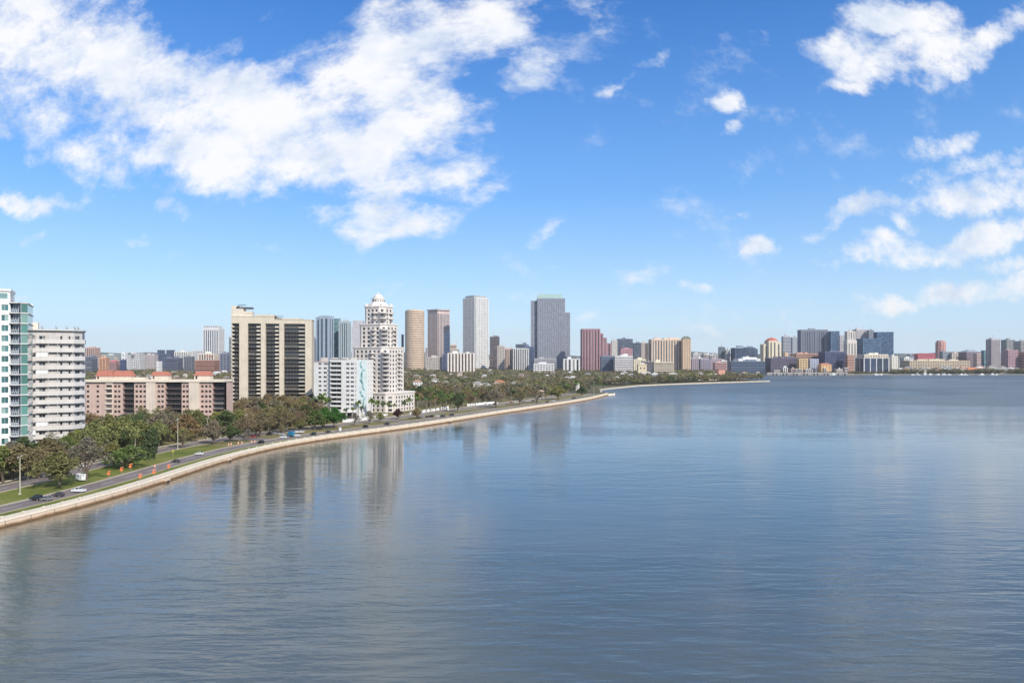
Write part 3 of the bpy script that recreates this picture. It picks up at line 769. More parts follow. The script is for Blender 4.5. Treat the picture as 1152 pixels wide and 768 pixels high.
def white_condo():
    D = 480.0; yaw = R(-13); d = 26.0; cx, cy, w = fit(351, 419.5, D, yaw, d)
    t = thing('apartment_block', 'white mid-rise with an aqua painted mural stripe on its end wall', 'apartment block', (cx, cy, GZ), yaw)
    W_ = wall_mat((0.74, 0.72, 0.68), 0.8, 0.07); x0, x1, y0, y1 = -w / 2, w / 2, -d / 2, d / 2
    h = Z(404.8, cy - 8) - GZ; n = 11; p = (h - 6.4) / n; zs = [(5.0 + p * (f + .34), 5.0 + p * (f + .78)) for f in range(n)]
    wall = MB(); ws = w; a1 = x0 + ws * .36; a2 = x0 + ws * .41; a3 = x0 + ws * .655
    hs = edge_wall(wall, (x0, y0 + 2.5), (a1, y0 + 2.5), 0, h - 1.5, [(3.4, 5.7), (7.2, 9.8)], zs)
    wall.quad((a1, y0 + 2.5, 0), (a1, y0 + 6, 0), (a1, y0 + 6, h), (a1, y0 + 2.5, h)); 
    edge_wall(wall, (a1, y0 + 6), (a2, y0 + 6), 0, h, [], []); wall.quad((a2, y0 + 6, 0), (a2, y0, 0), (a2, y0, h), (a2, y0 + 6, h))
    L3 = x1 - a3
    hs += edge_wall(wall, (a3, y0), (x1, y0), 0, h, [(L3 * .3, L3 * .52), (L3 * .6, L3 * .8), (L3 * .9, L3 * .95)], zs)
    hs += edge_wall(wall, (x1, y0), (x1, y1), 0, h, [(d * .72, d * .76), (d * .86, d * .9)], zs)
    edge_wall(wall, (x1, y1), (x0, y1), 0, h, [], []); hs += edge_wall(wall, (x0, y1), (x0, y0 + 2.5), 0, h - 1.5, [(6, 8), (12, 14)], zs)
    wall.poly([(x0, y0 + 2.5, h - 1.6), (a1, y0 + 2.5, h - 1.6), (a1, y1, h - 1.6), (x0, y1, h - 1.6)]); wall.poly([(a1, y0, h - .6), (x1, y0, h - .6), (x1, y1, h - .6), (a1, y1, h - .6)])
    edge_wall(wall, (a2, y0 + 1.6), (a3, y0 + 1.6), 0, h, [], [])
    wall.quad((a2, y0, h), (a3, y0, h), (a3, y0, h - 1.4), (a2, y0, h - 1.4)); wall.quad((a2, y0 + 1.6, h - 1.4), (a3, y0 + 1.6, h - 1.4), (a3, y0, h - 1.4), (a2, y0, h - 1.4))
    wall.quad((a2 + .001, y0, 0), (a2 + .001, y0 + 1.6, 0), (a2 + .001, y0 + 1.6, h), (a2 + .001, y0, h)); wall.quad((a3, y0 + 1.6, 0), (a3, y0, 0), (a3, y0, h), (a3, y0 + 1.6, h))
    wall.build('wall', W_, t)
    st = put_windows(t, hs, G_DARK, FRAME_W, 66); flush(t, st, G_DARK)
    for f in range(n):
        for c in range(2):
            xa = a2 + .15 + (a3 - a2) * c / 2; xb = xa + (a3 - a2) / 2 - .3; z = 5.0 + p * f
            mb = MB(); mb.quad((xa, y0 + 1.55, z + .9), (xb, y0 + 1.55, z + .9), (xb, y0 + 1.55, z + p - .35), (xa, y0 + 1.55, z + p - .35)); mb.build('balcony_door', G_DARK, t)
            mb = MB(); mb.box(xa - .1, xb + .1, y0 - .6, y0 + 1.54, z - .12, z + .1); mb.box(xa - .1, xb + .1, y0 - .6, y0 - .48, z + .1, z + 1.05); mb.build('balcony', W_, t)
    mb = MB()
    for k in range(5): xa = a3 - 6 + k * 3.6; mb.quad((xa, y0 - .02 if xa > a3 else y0 + 1.5, .4), (xa + 2.8, y0 - .02 if xa > a3 else y0 + 1.5, .4), (xa + 2.8, y0 - .02 if xa > a3 else y0 + 1.5, 4), (xa, y0 - .02 if xa > a3 else y0 + 1.5, 4))
    mb.build('lobby_glazing', G_DARK, t)
    mb = MB(); mb.box(a2 + 1, x1 - 1.5, y0 - 3.4, y0 - .03, 4.2, 4.7)
    for k in range(5): x = a2 + 1.3 + (x1 - a2 - 3.1) * k / 4; mb.box(x - .2, x + .2, y0 - 3.2, y0 - 2.8, 0, 4.2)
    mb.build('entrance_canopy', W_, t)
    mb = MB(); y = x1 + .02; ma, mb_ = y0 + d * .06, y0 + d * .6
    mb.quad((y, ma, 6.5), (y, mb_, 6.5), (y, mb_, h - .3), (y, ma, h - .3), 0); rr = random.Random(5)
    for k in range(13):
        cz = 7.5 + (h - 9.5) * k / 12; cyy = ma + (mb_ - ma) * rr.uniform(.3, .7); a = rr.uniform(-.9, .9); ln = rr.uniform(1.3, 2.6); th = rr.uniform(.5, 1.0)
        q = [(-ln * 1.5, -th), (ln * .4, -th * 1.4), (ln * 1.5, th * .6), (-ln * .3, th)]
        mb.poly([(y + .02, cyy + u * math.cos(a) * .9 - v * math.sin(a), cz + u * math.sin(a) + v * math.cos(a)) for u, v in q], 1 if k % 2 else 2)
    mb.build('mural', [wall_mat((0.62, 0.71, 0.69)), wall_mat((0.1, 0.26, 0.27)), wall_mat((0.22, 0.42, 0.42))], t)
    mb = MB(); mb.box(x0 - .2, a1 + .2, y0 + 2.3, y1 + .2, h - 1.497, h - 1.0); mb.build('parapet', wall_mat((0.62, 0.45, 0.4)), t)
    for xa in (x0 + 3, x0 + 11, a3 - 3, x1 - 8):
        m2 = MB(); m2.box(xa, xa + 3, y0 + 7, y0 + 11, h - 1.5, h + 1.6); m2.build('roof_unit', wall_mat((0.6, 0.55, 0.5)), t)
    mb = MB(); mb.box(a2, a3 + 3, y0 + 1.7, y0 + 2.2, h + .01, h + .9); mb.build('roof_screen', wall_mat((0.25, 0.25, 0.25)), t)
    foot(cx, cy, 24)
white_condo()

def chamfer(w, d, c): return [(-w / 2 + c, -d / 2), (w / 2 - c, -d / 2), (w / 2, -d / 2 + c), (w / 2, d / 2 - c), (w / 2 - c, d / 2), (-w / 2 + c, d / 2), (-w / 2, d / 2 - c), (-w / 2, -d / 2 + c)]
def wedding_tower():
    D = 545.0; yaw = R(-24); cx = X(421.8, D); cy = D + 16
    t = thing('apartment_tower', 'cream stepped high-rise with tiers of balconies and a small domed crown', 'apartment tower', (cx, cy, GZ), yaw)
    C = wall_mat((0.7, 0.64, 0.58), 0.8, 0.08); s = cy / F
    tiers = [(44, 38, 5, 0, Z(441, cy) - GZ, 60 - 418), (32.5, 29, 4, Z(441, cy) - GZ, Z(391.5, cy) - GZ, 0), (25, 22, 3.5, Z(391.5, cy) - GZ, Z(366, cy) - GZ, 0), (19, 17, 3.5, Z(366, cy) - GZ, Z(346, cy) - GZ, 0)]
    wall = MB(); st = {'n': 0, 'rest': MB()}; allh = []; p = 3.25
    for ti, (w, d, c, z0, z1, _) in enumerate(tiers):
        P = chamfer(w, d, c)
        if ti == 0: P = [(a + 4, b - 3) for a, b in P]
        for k in range(8):
            a, b = P[k], P[(k + 1) % 8]; Ln = math.hypot(b[0] - a[0], b[1] - a[1])
            if visible_edge((cx, cy), yaw, a, b):
                us = spread(Ln, 4.1, 0.52, 0.6); zs = floors(z0 + .4, z1 - 1, p, .62)
                allh += edge_wall(wall, a, b, z0, z1, us, zs, 0, .45)
            else: edge_wall(wall, a, b, z0, z1, [], [])
        wall.poly([(q[0], q[1], z1 - .02) for q in P])
    wall.build('wall', C, t)
    allh.sort(key=lambda h: -h['p'][2]); put_windows(t, allh, G_DARK, FRAME_D, 100, st); flush(t, st, G_DARK)
    CC = wall_mat((0.76, 0.7, 0.63), 0.8, 0.06)
    for ti, (w, d, c, z0, z1, _) in enumerate(tiers):
        P = chamfer(w + 1.2, d + 1.2, c + .3)
        if ti == 0: P = [(a + 4, b - 3) for a, b in P]
        m2 = MB(); m2.prism(P, z1 - .01, z1 + .8); m2.build('cornice', CC, t)
        if ti == 0: continue
        nf = int((z1 - z0 - 1.4) / p)
        for f in range(nf):
            z = z0 + .4 + f * (z1 - z0 - 1.4) / nf
            m3 = MB()
            for (px_, py_, r) in ((w / 2 - .6, -d / 2 + 1.0, 3.4), (w / 2 - .2, d * .12, 2.8), (w * .12, -d / 2 - .1, 2.2)):
                m3.lathe([(r, z - .1), (r, z + .1)], 14, 0, px_, py_); m3.lathe([(r, z + .1), (r, z + .95), (r - .15, z + .95)], 14, 0, px_, py_)
                for q in range(14): a = q * math.tau / 14; m3.box(px_ + (r - .05) * math.cos(a) - .04, px_ + (r - .05) * math.cos(a) + .04, py_ + (r - .05) * math.sin(a) - .04, py_ + (r - .05) * math.sin(a) + .04, z + .1, z + .9, 1)
            m3.build('balcony', [wall_mat((0.6, 0.55, 0.5)), FRAME_D], t)
    z = Z(346, cy) - GZ + .8
    zd = Z(335.5, cy) - GZ
    mb = MB(); mb.lathe([(9.2, z - 1.5), (8.6, z + 1.2), (7.4, z + 1.4), (6.6, z + 3.0), (5.6, z + 3.2), (5.0, z + 3.9)], 8, 0, -.5, 0)
    mb.lathe([(4.9, z + 2.5), (4.9, zd - .8), (5.3, zd - .7), (5.3, zd), (4.0, zd + .3), (3.6, zd + 1.1), (3.9, zd + 1.2), (3.4, zd + 1.5)], 12, 0, -.5, 0); mb.build('crown_drum', CC, t)
    m2 = MB()
    for k in range(16):
        a = (k + .5) * math.tau / 16; c_, s_ = math.cos(a), math.sin(a); r = 4.9 if k % 2 == 0 else 4.9
        r = 4.62 * 1.0 + .35; m2.prism([(-.5 + r * c_ - .45 * s_, r * s_ + .45 * c_), (-.5 + r * c_ + .45 * s_, r * s_ - .45 * c_), (-.5 + (r + .08) * c_ + .45 * s_, (r + .08) * s_ - .45 * c_), (-.5 + (r + .08) * c_ - .45 * s_, (r + .08) * s_ + .45 * c_)][::-1], z + 3.2, zd - 1.6)
    m2.build('arched_opening', G_DARK, t)
    mb = MB(); H = Z(331, cy) - GZ - zd - 1.3; mb.lathe([(3.3 * math.cos(k * .26), zd + 1.5 + H * math.sin(k * .26)) for k in range(6)] + [(.4, zd + 1.5 + H), (.3, zd + H + 2.6), (.12, zd + H + 4.2), (.02, zd + H + 4.6)], 16, 0, -.5, 0); mb.build('dome', CC, t)
    for sx, sy in ((1, -1), (1, 1), (-1, -1), (-1, 1)):
        m3 = MB(); m3.lathe([(1.1, z - .01), (1.1, z + 1.0), (1.3, z + 1.1), (.8, z + 1.8), (.1, z + 2.4)], 8, 0, sx * 7.3, sy * 6.4); m3.build('corner_turret', CC, t)
    mb = MB(); mb.box(-20, 22, -20.5, -17.5, 3.5, 4.1)
    for k in range(9): mb.box(-19.5 + k * 5, -18.9 + k * 5, -20.3, -19.7, 0, 3.5)
    mb.build('entrance_arcade', CC, t)
    foot(cx, cy, 30)
wedding_tower()

# ------------------------------------------------------------------ skyline beyond: (name, label, category, px0, px1, py_top, distance, style, rgb, ...)
def ngon(n, rx=.5, ry=.5, ph=0): return [(rx * math.cos(ph + k * math.tau / n), ry * math.sin(ph + k * math.tau / n)) for k in range(n)]
SQ = [(-.5, -.5), (.5, -.5), (.5, .5), (-.5, .5)]
def sq(x0, x1, y0=-.5, y1=.5): return [(x0, y0), (x1, y0), (x1, y1), (x0, y1)]
BRN = (0.42, 0.24, 0.17)
# left background
far('apartment_block', 'brown slab block with pale vertical stripes, leftmost on the skyline', 'apartment block', 93, 113, 390.8, 2100, STRIP, (0.55, 0.36, 0.29), 'd', units=1)
far('parking_garage', 'dark blue-grey low garage under the brown striped block', 'parking garage', 90, 110, 401, 1500, BAND, (0.16, 0.18, 0.23), 'd')
far('office_building', 'small orange and cream low building right of the dark garage', 'office building', 111, 123.5, 402.5, 1450, ROWW, (0.6, 0.33, 0.2), 'w')
far('warehouse', 'low building with a wide pink-red roof left of the dark blue cube', 'warehouse', 122, 134.5, 407, 1400, BAND, (0.5, 0.3, 0.28), 'w', roof=((0.45, 0.16, 0.16), 4))
far('office_building', 'long flat grey-green building behind the pink-red roof', 'office building', 114, 137, 399, 1900, BAND, (0.5, 0.52, 0.48), 's')
far('office_building', 'white block with one dark window above the dark blue cube', 'office building', 136.5, 144, 396.3, 1850, SPARSE, (0.7, 0.7, 0.68), 'd', fh=9)
far('office_building', 'dark blue cube-shaped building between low pale ones', 'office building', 135, 142.5, 404.5, 1400, CURT, (0.1, 0.12, 0.22), 'n', units=0)
far('hospital_building', 'wide pale grey stepped building right of the dark blue cube', 'hospital', 143.5, 163, 397, 1700, ROW, (0.55, 0.54, 0.52), 's', tiers=[(SQ, 0, .72), (sq(-.5, .1), .72, .9), (sq(-.2, .45), .72, 1.0)])
far('hospital_building', 'beige-grey building with a long dark top floor left of the navy block', 'hospital', 162, 178, 399, 1800, ROW, (0.48, 0.42, 0.4), 'd')
far('house', 'small white cube house with one dark window among the left trees', 'house', 176, 182.5, 406.3, 1300, SPARSE, (0.72, 0.7, 0.66), 'd', units=0, fh=6)
far('office_building', 'navy block with a raised end at each side', 'office building', 177, 197, 393.5, 2000, CURT, (0.12, 0.14, 0.22), 'n', units=0, tiers=[(SQ, 0, .8), (sq(-.5, -.3), .8, 1.0), (sq(.2, .5), .8, 1.0)])
far('office_building', 'dark slate low block below the navy one, left of the brick hall', 'office building', 183, 206, 402.5, 1600, BAND, (0.14, 0.15, 0.2), 'n')
far('office_building', 'dark grey boxy building between the slate block and the brick hall', 'office building', 206.5, 219, 401, 1550, ROWW, (0.17, 0.18, 0.2), 'n')
far('civic_building', 'cream building fronted by a long row of columns', 'civic building', 196, 216.5, 395.3, 2000, STRIP, (0.72, 0.7, 0.62), 's')
far('office_building', 'pale grey building between the columned one and the glass tower', 'office building', 216.5, 229, 394.5, 2050, ROW, (0.55, 0.54, 0.53), 's')
far('hall', 'brick hall with cream cornice in front of the glass tower', 'hall', 219.5, 247, 402, 1400, BAND, (0.42, 0.2, 0.14), 'w', tiers=[(SQ, 0, .86)])
far('arcade_building', 'cream building with pointed arched top behind the brick hall', 'arcade building', 223, 246.5, 397.5, 1500, STRIP, (0.72, 0.62, 0.52), 'w')
far('office_building', 'dark blue building with a white edge beside the tan tower', 'office building', 247, 262, 397.5, 1500, ROWW, (0.2, 0.21, 0.26), 'n')
far('office_tower', 'white-and-grey glass tower with a green crown standing alone left of the tan high-rise', 'office tower', 225.5, 252.5, 366.5, 1600, STRIP, (0.66, 0.64, 0.63), 's', units=0, cap=60, tiers=[(sq(-.5, -.38, -.1, .5), 0, .95), (sq(-.38, .5), 0, .95), (sq(-.38, .42, -.4, .4), .95, 1.0)])
far('office_tower', 'narrow grey-green tower half hidden behind the tan high-rise', 'office tower', 257.5, 268, 379, 1500, BAND, (0.3, 0.33, 0.33), 's')
# towers between the tan tower and the stepped tower
far('apartment_tower', 'tall blue-grey twin-core glass tower right behind the white mural block', 'apartment tower', 355, 377, 355, 1500, WSTRIP, (0.36, 0.43, 0.5), 's', yaw=-14, units=0, tiers=[(sq(-.5, .2), 0, .98), (sq(-.2, .5, -.6, .3), 0, 1.0)])
far('apartment_tower', 'teal-grey glass slab between the twin-core tower and the ribbed one', 'apartment tower', 374, 383.5, 358, 1540, CURT, (0.28, 0.4, 0.44), 't', units=0)
far('apartment_tower', 'ribbed grey-green glass tower left of the cream stepped tower', 'apartment tower', 381, 395, 361, 1500, STRIP, (0.42, 0.48, 0.48), 's', yaw=-10, units=1)
far('office_building', 'small dark blue block just right of the tan high-rise', 'office building', 350.5, 356, 381, 1450, ROW, (0.2, 0.24, 0.32), 'n')
far('apartment_tower', 'slim lavender-grey tower half hidden behind the cream stepped tower', 'apartment tower', 395.5, 410, 360.5, 1300, BLANK, (0.5, 0.48, 0.5), 's', units=0, tiers=[(SQ, 0, .9), (sq(-.4, .5), .9, 1.0)])
far('office_building', 'thin dark blue slab between the stepped tower and the round tower', 'office building', 451.5, 454.3, 376, 1900, CURT, (0.15, 0.2, 0.28), 'n', units=0)
# downtown
far('office_tower', 'round sand-coloured tower with thin dark window rings', 'office tower', 454, 478.8, 348, 1800, ('band', 0, 1.0, .34), (0.7, 0.53, 0.38), 'w', units=0, depth=56, fh=4.6, tiers=[(ngon(28), 0, .985), (ngon(28, .42, .42), .985, 1.0)])
far('office_building', 'slim grey block between the round tower and the square brown tower', 'office building', 478.5, 481.8, 391, 1900, ROW, (0.42, 0.4, 0.42), 's', units=0)
far('office_tower', 'square grey-pink tower with vertical ribs and an overhanging dark cap', 'office tower', 481, 506, 347.5, 1900, STRIP, (0.6, 0.48, 0.44), 's', yaw=-45, units=0, depth=42, tiers=[(SQ, 0, .965), (sq(-.47, .47, -.47, .47), .965, .98), ([(-.54, -.54), (.54, -.54), (.54, .54), (-.54, .54)], .98, 1.0)])
far('office_tower', 'dark blue slab leaning visually on the right foot of the ribbed brown tower', 'office tower', 500, 506.3, 374.5, 1750, CURT, (0.12, 0.16, 0.25), 'n', units=0)
far('office_building', 'beige low block with small windows at the foot of the round tower', 'office building', 479.5, 498, 401.5, 1650, ROW, (0.48, 0.43, 0.38), 'd')
far('office_building', 'blue-grey narrow block left of the orange and white apartments', 'office building', 497.5, 503.5, 398, 1640, CURT, (0.16, 0.18, 0.27), 'n', units=0)
far('apartment_block', 'orange and white striped apartment block below the white tower', 'apartment block', 503.5, 534.5, 397, 1500, ('strip', 7, .45, .97), (0.74, 0.66, 0.58), 'w', units=2)
far('apartment_block', 'cream stepped block peeking above the orange and white apartments', 'apartment block', 506, 516.5, 387.5, 1850, BAND, (0.66, 0.55, 0.47), 'w', tiers=[(SQ, 0, .84), (sq(-.5, .2), .84, 1.0)])
far('office_tower', 'tall white grid-fronted tower with rounded grey crown', 'office tower', 519.5, 551, 334.5, 1800, ('row', 5.2, .55, .5), (0.7, 0.68, 0.64), 's', yaw=-46, units=0, depth=48, fh=4.6, tiers=[(chamfer(1, 1, .08), 0, 1.0)], cap=45)
r_, w_, d_, h_ = None, None, None, None
far('office_tower', 'dark grey-brown plain tower right of the tall white one', 'office tower', 551, 562, 378.5, 1850, CURT, (0.2, 0.18, 0.2), 'w', units=1)
far('office_building', 'beige older building right below the dark grey-brown tower', 'office building', 559.5, 568, 389, 1750, ROW, (0.5, 0.45, 0.4), 'w')
far('office_building', 'tan and rust building right of the beige older one', 'office building', 567.5, 578, 392, 1780, STRIP, (0.52, 0.4, 0.34), 'w', units=2)
far('office_building', 'pale pillared block under a dark glass top left of the tallest tower', 'office building', 577, 595, 391.5, 1700, STRIP, (0.6, 0.58, 0.56), 'd', units=0)
far('office_building', 'dark glass cap-like block above the pale pillared block', 'office building', 580, 594, 387, 1760, CURT, (0.14, 0.16, 0.2), 'n', units=1)
far('office_building', 'navy glass block tight against the tallest tower', 'office building', 590, 601, 389.5, 1720, CURT, (0.12, 0.16, 0.25), 'n', units=1)
far('tall_office', 'tallest grey-brown tower with a sloping green crown and lower wings', 'office tower', 597, 642, 351, 1800, ('row', 4.6, .6, .5), (0.3, 0.31, 0.36), 's', units=0, depth=50, cap=70, fh=4.8,
    tiers=[(sq(-.5, -.34, -.3, .3), 0, 1.195), (sq(-.34, .36), 0, 1.23), (sq(.36, .5, -.2, .5), 0, 1.0)])
def crown(px0, px1, D, y0, y1, rgb, parent_label):
    pass
t_ = bpy.data.objects['tall_office']; t_.name = 'office_tower.500'
mbc = MB(); Dc = 1800; cx0 = X(604, Dc) - t_.location.x; cx1 = X(633.8, Dc) - t_.location.x
za, zb_ = Z(337, Dc) - GZ, Z(330.3, Dc) - GZ
mbc.prism([(cx0, -24), (cx1, -24), (cx1, 24), (cx0, 24)], za, zb_, pts1=[(cx0 + 4, -12), (cx1 - 4, -12), (cx1 - 4, 12), (cx0 + 4, 12)])
for k in range(5): x = cx0 + 10 + k * 8; mbc.prism([(x, -24.6), (x + 4, -24.6), (x + 4, -20), (x, -20)], za - 5, za + 5, 1, pts1=[(x + 1.8, -24), (x + 2.2, -24), (x + 2.2, -20), (x + 1.8, -20)])
mbc.build('sloping_crown', [wall_mat((0.3, 0.42, 0.38)), wall_mat((0.24, 0.26, 0.3))], t_)
far('office_building', 'grey podium with pale bands at the foot of the tallest tower', 'office building', 600.5, 626, 403, 1650, BAND, (0.4, 0.38, 0.4), 'd')
far('parking_garage', 'low white structure with dark gaps below the tallest tower', 'parking garage', 600, 623.5, 408.8, 1500, ROWW, (0.7, 0.68, 0.66), 'd', units=1)
far('civic_building', 'white low building with dark column gaps right of the tallest tower', 'civic building', 633, 652.5, 403.5, 1600, WSTRIP, (0.72, 0.69, 0.66), 'd', units=1)
far('office_tower', 'maroon tower whose right side steps down in stages', 'office tower', 653, 688, 369.7, 1700, ('strip', 6.5, .38, .97), (0.36, 0.21, 0.23), 'w', units=0, cap=60,
    tiers=[(sq(-.5, .12), 0, 1.0), (sq(.12, .22), 0, .9), (sq(.22, .34), 0, .8), (sq(.34, .5), 0, .68)])
far('office_building', 'plain pale grey slab between the maroon tower and slate blocks', 'office building', 687.5, 694.8, 382.5, 1900, BLANK, (0.5, 0.48, 0.44), 'd')
far('office_building', 'dark slate office block right of the pale grey slab', 'office building', 694, 712, 381, 1950, CURT, (0.16, 0.19, 0.25), 's', units=2)
far('office_building', 'slate-and-pink block in front of the dark slate office', 'office building', 697, 711.5, 392, 1800, ROW, (0.5, 0.27, 0.3), 's')
far('office_building', 'dark slate tower with a brown rooftop left of the striped hotel', 'office building', 712, 721.8, 385.5, 1850, CURT, (0.17, 0.2, 0.24), 's', units=2)
far('apartment_block', 'narrow beige block touching the left end of the striped hotel', 'apartment block', 720.5, 727, 385.5, 1750, ROW, (0.52, 0.45, 0.4), 'w')
far('hotel', 'broad tan and white striped apartment hotel above the peninsula', 'hotel', 726, 769, 381.5, 1600, ('strip', 6.2, .42, .96), (0.66, 0.5, 0.37), 's', units=3, cap=60, tiers=[(sq(-.5, .5, -.3, .5), 0, .9), (sq(-.42, .45, -.5, .4), 0, 1.0)])
far('apartment_tower', 'slim orange tower with a dark green hipped top ending the striped hotel', 'apartment tower', 766.5, 777.3, 381, 1580, ROW, (0.64, 0.47, 0.32), 'w', units=0, roof=((0.18, 0.2, 0.16), 6))
far('office_building', 'low dark glass building with sloping left end behind peninsula trees', 'office building', 675, 692, 400.5, 1450, BAND, (0.16, 0.19, 0.25), 'n')
far('office_building', 'white low office with dark window bands left of the cream blocks', 'office building', 690, 712, 400.2, 1420, ('band', 0, .98, .45), (0.72, 0.68, 0.64), 's', units=1)
far('apartment_block', 'small cream block behind the white banded office', 'apartment block', 711.5, 727, 404, 1450, ROW, (0.68, 0.6, 0.45), 'w')
far('hall', 'cream gabled hall with one dark arch on the peninsula', 'hall', 716.5, 727.5, 410, 1250, SPARSE, (0.7, 0.58, 0.4), 'd', units=0, fh=9, roof=((0.62, 0.55, 0.42), 3))
far('parking_garage', 'dark low garage between the cream hall and the long beige block', 'parking garage', 721.5, 734, 406.5, 1350, BAND, (0.25, 0.22, 0.24), 'd')
far('apartment_block', 'long low beige block under the striped hotel', 'apartment block', 733, 758.5, 407, 1300, BAND, (0.64, 0.56, 0.42), 'w')
# centre right
for (a, b, y, D, st, rgb, gl, lab) in (
    (778, 790, 397.5, 2200, ROW, (0.55, 0.53, 0.5), 's', 'pale low block just right of the slim orange tower'),
    (788, 803, 398.5, 2100, BAND, (0.6, 0.58, 0.54), 's', 'wide off-white low block right of the pale low block'),
    (799, 809, 397.3, 2150, ROW, (0.4, 0.42, 0.42), 's', 'greenish grey low block left of the small grey tower'),
    (777, 786, 403.5, 1700, ROW, (0.36, 0.3, 0.33), 'n', 'mauve low block at the foot of the slim orange tower'),
    (786, 800, 404, 1720, ROW, (0.3, 0.27, 0.32), 'n', 'dusky violet low block above the peninsula trees'),
    (798, 812, 403.2, 1750, ROW, (0.42, 0.34, 0.36), 'n', 'mauve-grey low block left of the arena'),
    (802, 817.5, 407.5, 1600, BAND, (0.55, 0.32, 0.3), 'w', 'pinkish low block with white roof beside the arena'),
    (809.5, 818, 405.5, 1630, BAND, (0.66, 0.62, 0.58), 's', 'small white-roofed block behind the pinkish low block')):
    far('office_building', lab, 'office building', a, b, y, D, st, rgb, gl)
far('office_tower', 'small blue-grey tower left of the wide dark glass block', 'office tower', 808, 815.8, 390, 2000, CURT, (0.3, 0.34, 0.38), 's')
far('office_tower', 'beige-and-grey short tower attached to the small blue-grey tower', 'office tower', 815.5, 821.3, 393, 1980, ROW, (0.5, 0.48, 0.45), 's')
far('hotel', 'wide dark blue glass block with white end strips', 'hotel', 822, 852.5, 390.3, 1950, CURT, (0.14, 0.18, 0.26), 'n', units=2, tiers=[(sq(-.5, .42), 0, .97), (sq(.42, .5), 0, .93), (sq(.05, .4, -.3, .4), .97, 1.0)])
far('hall', 'long white flat-roofed hall below the dark blue glass block', 'hall', 825, 855.5, 403.3, 1750, BLANK, (0.78, 0.77, 0.74), 'd', units=2)
far('arena', 'long low dark teal glass arena on the far waterfront', 'arena', 817, 861, 406.2, 1680, ('band', 0, .99, .6), (0.12, 0.16, 0.22), 'n', units=1)
far('convention_hall', 'long dark navy-brown hall with many window rows beside the arena', 'convention hall', 860.5, 899, 402.5, 1690, ROW, (0.13, 0.11, 0.15), 'n', units=3)
far('hotel', 'cream and yellow banded hotel tower with a domed red roof', 'hotel', 855, 879.5, 382.5, 1800, ('strip', 8, .35, .95), (0.72, 0.62, 0.45), 's', units=0, cap=60, tiers=[(sq(-.5, -.2, -.3, .5), 0, .88), (sq(-.25, .22), 0, .98), (sq(.2, .5, -.4, .5), 0, .93)])
far('apartment_tower', 'grey tower with stacked balconies right of the domed red roof', 'apartment tower', 879, 889.8, 378.3, 1900, BAND, (0.46, 0.46, 0.48), 's', units=1)
far('apartment_tower', 'blue-grey tower directly left of the big slate slab', 'apartment tower', 889.3, 897, 379.3, 1920, ROW, (0.4, 0.42, 0.45), 's')
far('house', 'small orange-cream block in front of the grey balcony tower', 'house', 881, 886.5, 396.5, 1725, SPARSE, (0.74, 0.5, 0.32), 'w', units=0)
far('office_tower', 'big dark slate slab with fine vertical lines on the far waterfront', 'office tower', 897, 931.5, 370.5, 2000, ('strip', 4.6, .55, .96), (0.24, 0.25, 0.3), 's', yaw=-8, units=1)
far('office_tower', 'blue glass tower leaning against the big slate slab', 'office tower', 931.5, 944.5, 372.3, 1980, CURT, (0.14, 0.22, 0.33), 'b', units=0)
far('apartment_tower', 'grey tower framed by a white outline left of the beige tower', 'apartment tower', 942.5, 951.5, 377, 1900, ROW, (0.52, 0.5, 0.52), 's', units=0)
far('apartment_tower', 'beige and white ornate tower with tall dark arches between glass towers', 'apartment tower', 949, 964, 372.5, 1850, ('strip', 7, .32, .9), (0.64, 0.58, 0.52), 'd', units=1, tiers=[(SQ, 0, .78), (sq(-.45, .4, -.4, .4), .78, 1.0)])
far('apartment_tower', 'pale pinkish tower with balconies behind the low blue glass block', 'apartment tower', 958, 977, 370.5, 2100, ROW, (0.52, 0.47, 0.47), 's', units=1)
far('office_tower', 'dark grey narrow tower between the pinkish tower and the blue slab', 'office tower', 975, 983.5, 371.3, 2080, ROW, (0.25, 0.26, 0.3), 's')
far('office_tower', 'lower blue glass block in front of the pinkish tower', 'office tower', 963, 991, 380.7, 1850, CURT, (0.12, 0.2, 0.32), 'b', units=0)
far('office_tower', 'tall blue glass slab at the right end of the tower cluster', 'office tower', 982.5, 1005.3, 373.2, 1900, CURT, (0.1, 0.18, 0.3), 'b', units=0, yaw=-10)
far('mall_building', 'long brown-orange roofed building below the slate slab', 'mall', 889, 922, 397.5, 1750, BAND, (0.52, 0.3, 0.22), 'w', units=2)
far('apartment_block', 'yellow-orange block on the far quay', 'apartment block', 896, 909, 403.2, 1660, ROWW, (0.66, 0.48, 0.26), 'w', units=0)
far('apartment_block', 'pale blue and white block right of the yellow-orange one', 'apartment block', 908.5, 921, 403.5, 1670, ROWW, (0.45, 0.48, 0.58), 's', units=0)
far('restaurant', 'low orange-roofed building on the quay below the navy block', 'restaurant', 920, 935.5, 410, 1640, SPARSE, (0.66, 0.42, 0.22), 'w', units=0, roof=((0.6, 0.24, 0.14), 3))
far('hotel', 'navy gridded hotel block left of the coral tower', 'hotel', 920.5, 951, 395.5, 1700, CURT, (0.13, 0.13, 0.22), 'n', units=2)
far('apartment_tower', 'coral striped narrow block between navy and blue glass ones', 'apartment tower', 950.5, 961, 399, 1670, BAND, (0.6, 0.34, 0.26), 'w', units=0)
far('convention_hall', 'blue glass waterfront hall divided by white columns', 'convention hall', 962.5, 1000.5, 402.5, 1660, ('strip', 16, .86, .97), (0.62, 0.62, 0.6), 'n', units=0)
far('roof_pavilion', 'long cream stepped roof above the blue glass waterfront hall', 'pavilion', 963.5, 999.5, 398.5, 1720, ROWW, (0.76, 0.66, 0.52), 'w', units=1)
far('apartment_block', 'cream block right of the blue glass waterfront hall', 'apartment block', 1000, 1010.5, 400.5, 1690, SPARSE, (0.66, 0.62, 0.54), 'd')
